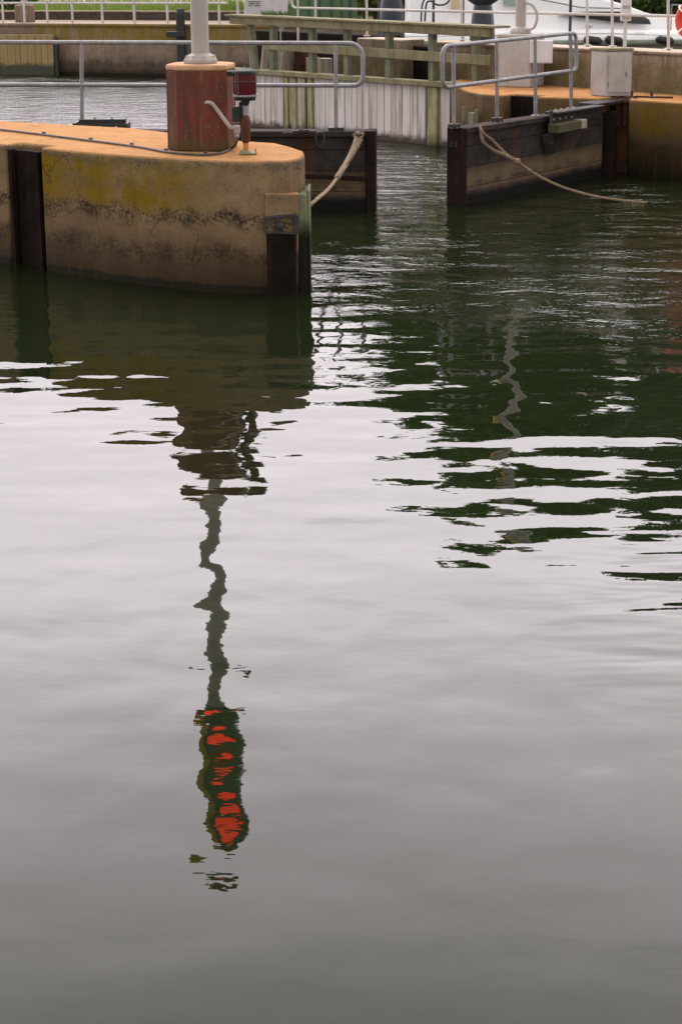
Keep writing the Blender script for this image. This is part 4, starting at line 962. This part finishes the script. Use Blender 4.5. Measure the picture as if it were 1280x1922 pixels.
# ------------------------------------------------------------------ motor boat behind the wall
BY, BZ = 37.5, 0.
bt = thing('motor_boat', 'white motor cruiser with swept dark side window, moored behind the lock wall', 'boat', (6.0, BY + 1.5, 0))
x0b, x1b = Y(757, 40, BY).x, 12.5
def sheer(t): return 1.60 + .10 * t + .22 * max(0, t - .6) ** 2
secs = []; N = 22
for i in range(N + 1):
    t = i / N; x = x0b + (x1b - x0b) * t
    bm_ = 1.55 * (1 - max(0, (t - .62) / .38) ** 2.2) + .02; zs = sheer(t) - max(0, t - .45) * .55
    prof = [(0, -.3), (bm_ * .75, -.1), (bm_ * .92, .55), (bm_ * .985, 1.15), (bm_, 1.34), (bm_ * .97, zs - .05), (bm_ * .90, zs), (0, zs + .06)]
    secs.append([(x, y, z) for y, z in prof])
m = MB(); cyb = BY + 1.55; np_ = 8
for sgn in (-1, 1):
    vs = [Vector((x, cyb + sgn * y, z)) for s in secs for x, y, z in s]
    m.add(vs, [(i * np_ + k, (i + 1) * np_ + k, (i + 1) * np_ + k + 1, i * np_ + k + 1) for i in range(N) for k in range(np_ - 1)], True)
    m.add([Vector((x, cyb + sgn * y, z)) for x, y, z in secs[0]], [tuple(range(np_))])
m.build('hull', M['hull_paint'], bt, merge=True)
m = MB(); m.tube([Vector((secs[i][4][0], cyb - secs[i][4][1] - .01, 1.31 - .0 * i)) for i in range(N)], .075, 8); m.build('rub_rail', M['rub'], bt)
# cabin with raked front
def cab_sec(x, zt, hw): return [(x, -hw * 1.05, 1.55), (x, -hw, 1.9), (x, -hw * .88, zt), (x, hw * .88, zt), (x, hw, 1.9), (x, hw * 1.05, 1.55)]
cs = [cab_sec(x0b + .15, 2.75, 1.22), cab_sec(Y(985, 20, BY).x, 2.8, 1.22), cab_sec(Y(1090, 20, BY).x, 2.55, 1.2), cab_sec(Y(1180, 20, BY).x, 2.2, 1.12), cab_sec(Y(1270, 20, BY).x, 1.78, .95), cab_sec(Y(1330, 20, BY).x, 1.6, .7)]
m = MB(); vs = [Vector((x, cyb + y, z)) for s in cs for x, y, z in s]
m.add(vs, [(i * 6 + k, (i + 1) * 6 + k, (i + 1) * 6 + (k + 1) % 6, i * 6 + (k + 1) % 6) for i in range(len(cs) - 1) for k in range(6)] + [tuple(range(6)), tuple(range((len(cs) - 1) * 6, len(cs) * 6))])
m.build('cabin', M['white_paint'], bt, bevel=.06, seg=3)
wy = BY + .22
wpts = [(1048, 27), (1100, 22.5), (1165, 22), (1205, 30), (1217, 37), (1221, 45), (1190, 45), (1150, 42), (1090, 34)]
m = MB(); m.slab([Y(x, y, wy) for x, y in wpts][::-1], (0, .12, 0)); m.build('side_window', M['dark_glass'], bt, bevel=.004)
m = MB(); m.slab([Y(x, y, wy) for x, y in ((944, -6), (986, -6), (986, 10), (944, 9))][::-1], (0, .1, 0)); m.build('cabin_window', M['green_glass'], bt)
m = MB(); m.slab([Y(x, y, wy) for x, y in ((846, -10), (863, -10), (863, 17), (847, 17))][::-1], (0, .1, 0)); m.build('cream_panel', M['cream'], bt, bevel=.004)
for x_ in (1192, 1195, 1199, 1202, 1206): m = MB(); m.beam(Y(x_, 62, BY - .03), Y(x_ + 2, 62.4, BY - .03), .01, .016); m.build('hull_marking', M['ink'], bt)
for px_ in (1112, 1152, 1247):
    c = Y(px_, 76, BY - .12); m = MB(); m.tube([c + Vector((-.22, 0, .03)), c + Vector((-.16, 0, .03)), c + Vector((.16, 0, -.02)), c + Vector((.22, 0, -.02))], (.03, .095, .095, .03), 10); m.build('boat_fender', M['fender_black'], bt)
for t_ in (.12, .42, .70):
    i_ = int(N * t_); q_ = Vector((secs[i_][6][0], cyb - secs[i_][6][1] + .06, secs[i_][6][2]))
    m = MB(); m.tube([q_ + Vector((-.09, 0, .06)), q_ + Vector((.09, 0, .06))], .012, 6); m.tube([q_ + Vector((-.03, 0, -.01)), q_ + Vector((-.03, 0, .06))], .01, 6); m.tube([q_ + Vector((.03, 0, -.01)), q_ + Vector((.03, 0, .06))], .01, 6); m.build('deck_cleat', M['galv'], bt)
m = MB(); m.tube([Vector((secs[i][5][0], cyb - secs[i][5][1] - .004, secs[i][5][2] - .06)) for i in range(N)], .012, 6); m.build('hull_stripe', M['rub'], bt)
m = MB(); m.tube([Y(x, y, wy - .01) for x, y in wpts] + [Y(*wpts[0], wy - .01)], .012, 6, caps=False); m.build('window_frame', M['galv'], bt)
m = MB(); m.tube([Y(1003, -3, BY + .2), Y(1090, 14, BY + .2), Y(1172, 16, BY + .25)], .016, 6); m.build('grab_rail', M['galv'], bt)
# pulpit rail
m = MB(); 
pr_ = [Vector((secs[i][6][0], cyb - secs[i][6][1] + .05, secs[i][6][2] + .62)) for i in range(13, N + 1)]
pr_[-1].y = cyb
m.tube(pr_, .018, 8); m.tube([p - Vector((0, 0, .28)) for p in pr_], .014, 8)
for p in pr_[::2]: m.tube([p, p - Vector((0, 0, .62))], .015, 6)
m.build('bow_rail', M['galv'], bt)
# hoses hanging over the stern
hs = thing('water_hose', 'black hose looped against the white boat', 'hose', tuple(Y(806, 20, BY - .2)))
m = MB(); m.tube(smoothline([Y(797, 40, BY - .1), Y(800, 8, BY - .15), Y(808, 2, BY - .2), Y(820, 9, BY - .2), Y(835, 8, BY - .2), Y(843, 0, BY - .2), Y(845, -10, BY - .15)], 6), .022, 8); m.tube(smoothline([Y(790, 42, BY - .1), Y(792, 10, BY - .15), Y(799, -6, BY - .2)], 6), .02, 8); m.build('hose_line', M['fender_black'], hs)

# service pedestal, black posts and thin poles on the quay behind the wall
ped = thing('service_pedestal', 'white service pedestal standing behind the white railing in front of the boat', 'pedestal', tuple(wp(1175, WT, .52)))
c0 = wp(1175, WT, .5)
pA_ = Y(1175, 42, c0.y)
m = MB(); m.box((c0.x, c0.y, pA_.z + .45), (.155, .14, .86)); m.build('pedestal_body', M['box_white'], ped, bevel=.012)
m = MB(); m.box((c0.x, c0.y, (pA_.z + WT) / 2), (.05, .05, pA_.z - WT + .1)); m.build('pedestal_stem', M['white_rail'], ped)
m = MB(); m.box((c0.x - .01, c0.y - .075, pA_.z + .25), (.11, .02, .05)); m.box((c0.x, c0.y - .07, pA_.z + .08), (.13, .03, .06)); m.build('pedestal_socket', M['conduit'], ped, bevel=.004)
def black_post(px_, yb, yy, label, wd, flare):
    p = Y(px_, yb, yy); t = thing('lamp_column', label, 'column', (p.x, p.y, p.z))
    m = MB(); m.lathe((p.x, p.y, 0), [(wd * 1.25, p.z - .8), (wd * 1.2, p.z), (wd, p.z + .45), (wd * .82, p.z + .62)], 18); m.build('column_base', M['mast_navy'], t)
    m = MB(); m.lathe((p.x, p.y, 0), [(wd * .85, p.z + .62), (wd * flare, p.z + .74), (wd * flare, p.z + .86), (wd * .7, p.z + .95)], 18); m.build('column_collar', M['mast_navy'], t)
    m = MB(); m.tube([(p.x, p.y, p.z + .9), (p.x, p.y, p.z + 1.3)], wd * .6, 14); m.lathe((p.x, p.y, p.z + 1.3), [(wd * .6, 0), (wd * .9, .03), (wd * .5, .16), (0, .2)], 14); m.build('column_top', M['mast_navy'], t)
black_post(905, 72, 29.0, 'stout black iron column with flared collar in front of the white boat', .20, 1.75)
black_post(735, 42, 36.0, 'navy iron column beside the yellow green bush and the boat stern', .25, 1.3)
for px_, yb, yy, lab in ((813, 68, 29.4, 'thin black pole between the hose and the black column'), (883 - 15, 70, 28.2, 'thin black pole just left of the flared black column'), (711, 60, 33, 'thin black pole in front of the yellow green bush'), (1069, 64, 26.4, 'thin black pole near the grey plinth, in front of the boat')):
    p = Y(px_, yb, yy); t = thing('pole', lab, 'pole', tuple(p)); m = MB(); m.tube([(p.x, p.y, p.z - .5), (p.x, p.y, p.z + 1.25)], .026, 8); m.build('pole_shaft', M['mast_navy'], t)
    m = MB(); m.lathe((p.x, p.y, p.z + 1.25), [(.03, 0), (.04, .02), (0, .06)], 8); m.build('pole_cap', M['mast_navy'], t)

# ------------------------------------------------------------------ trees and bushes on the far bank
def leaves(mb, rg, c, rad, n, size):
    for _ in range(n):
        while True:
            q = Vector((rg.uniform(-1, 1), rg.uniform(-1, 1), rg.uniform(-1, 1)))
            if .25 < q.length < 1: break
        p = Vector(c) + Vector((q.x * rad[0], q.y * rad[1], q.z * rad[2]))
        u = Vector((rg.gauss(0, 1), rg.gauss(0, 1), rg.gauss(0, .7))).normalized(); v = u.cross(Vector((rg.gauss(0, 1), rg.gauss(0, 1), rg.gauss(0, 1)))).normalized()
        s = size * rg.uniform(.6, 1.4)
        mb.add([p - u * s, p - v * s * .55, p + u * s, p + v * s * .55], [(0, 1, 2, 3)])
def tree(x, y, h, rad, mat, label, seed, dens=1., group='trees on the far bank'):
    rg = random.Random(seed); z0 = 1.55
    t = thing('broadleaf_tree', label, 'tree', (x, y, z0), group)
    m = MB(); top = Vector((x + rg.uniform(-.5, .5), y, z0 + h * .8))
    m.tube(smoothline([(x, y, z0 - .3), (x + rg.uniform(-.2, .2), y, z0 + h * .3), top], 5), [.035 * h * (1 - k / 11 * .85) for k in range(11)], 10)
    m.build('trunk', M['bark'], t)
    cr = MB(); lm = MB(); ncl = int(34 * dens + 10)
    for i in range(ncl):
        f = rg.random() ** .8; a = rg.uniform(0, 2 * math.pi); hz = z0 + h * (.10 + .83 * f)
        rr = rad * (1.0 - .75 * abs(f - .35) ** 1.3) * rg.uniform(.35, .95) * (1 if f < .8 else .55)
        c = Vector((x + rr * math.cos(a), y + rr * math.sin(a), hz)); cs_ = rad * rg.uniform(.30, .50)
        leaves(cr, rg, c, (cs_, cs_, cs_ * .7), int(330 * dens), .20)
        if i % 3 == 0: lm.tube([(x, y, z0 + h * (.2 + .5 * f)), (c.x * .6 + x * .4, c.y * .6 + y * .4, (hz + z0 + h * (.2 + .5 * f)) / 2 + .3), c], (.09, .06, .02), 6)
    lm.build('limb', M['bark'], t); cr.build('crown', mat, t)
    return t
def bush(x, y, h, rad, mat, label, seed):
    rg = random.Random(seed); t = thing('bush', label, 'bush', (x, y, 1.5), 'bushes on the far bank')
    cr = MB()
    for i in range(9): leaves(cr, rg, (x + rg.uniform(-.6, .6) * rad, y + rg.uniform(-.5, .5) * rad, 1.5 + h * rg.uniform(.25, .75)), (rad * .45, rad * .45, h * .3), 130, .085)
    cr.build('foliage', mat, t)
    m = MB()
    for i in range(4): m.tube([(x, y, 1.4), (x + rg.uniform(-.5, .5) * rad, y + rg.uniform(-.3, .3) * rad, 1.5 + h * .6)], (.04, .015), 6)
    m.build('stem', M['bark'], t)
TREES = [(-1.0, 57, 8.0, 2.7, 'leaf_mid', 'small round tree behind the green shed'), (1.7, 55, 9.0, 2.8, 'leaf_mid', 'lower green tree left of the boat stern'),
         (3.1, 55.5, 12.8, 2.3, 'leaf_mid', 'tall narrow green tree at the left end of the tall row'), (5.4, 55, 15.2, 3.1, 'leaf_mid', 'tall bright green tree behind the boat stern'), (8.6, 56, 15.0, 3.4, 'leaf_mid', 'tall mid green tree behind the middle of the boat cabin'),
         (12.0, 55, 15.6, 3.6, 'leaf_dark', 'tall dark green tree behind the boat window'), (11.0, 51, 9.5, 2.8, 'leaf_grey', 'shorter grey green tree in front of the dark one behind the boat'),
         (15.6, 56, 15.4, 3.7, 'leaf_grey', 'tall grey green tree behind the boat bow'), (20, 56, 15.2, 4.0, 'leaf_dark', 'broad dark tree beyond the lifebuoy'),
         (6.8, 60, 15.5, 3.6, 'leaf_dark', 'dark tree set back between the two tall green ones'), (14.0, 61, 15.8, 3.6, 'leaf_mid', 'mid green tree set back between the dark and the tall grey green ones')]
for i, (x, y, h, r_, mt, lab) in enumerate(TREES): tree(x, y, h, r_, M[mt], lab, 40 + i)
BUSH = [(Y(705, 20, 47).x, 47, 1.5, .8, 'leaf_yellow', 'yellow green bush between the shed and the navy column'), (Y(750, 20, 48).x, 48, 1.6, .7, 'leaf_yellow', 'yellowish bush against the boat stern'),
        (Y(1205, 5, 47).x, 47, 1.8, 1.3, 'leaf_dark', 'dark bush seen above the boat bow'), (Y(1255, 5, 47).x, 47.5, 1.6, 1.3, 'leaf_mid', 'mid green bush behind the lifebuoy'),
        (Y(1330, 5, 47).x, 47.5, 1.9, 1.4, 'leaf_dark', 'dark bush past the right edge of the boat'), (Y(15, 5, 56).x, 56, 1.1, 1.2, 'leaf_dark', 'dark bush at the far left behind the concrete post'),
        (Y(1130, 5, 48).x, 48.5, 1.7, 1.4, 'leaf_dark', 'dark bush hidden behind the boat cabin')]
for i, (x, y, h, r_, mt, lab) in enumerate(BUSH): bush(x, y, h, r_, M[mt], lab, 80 + i)
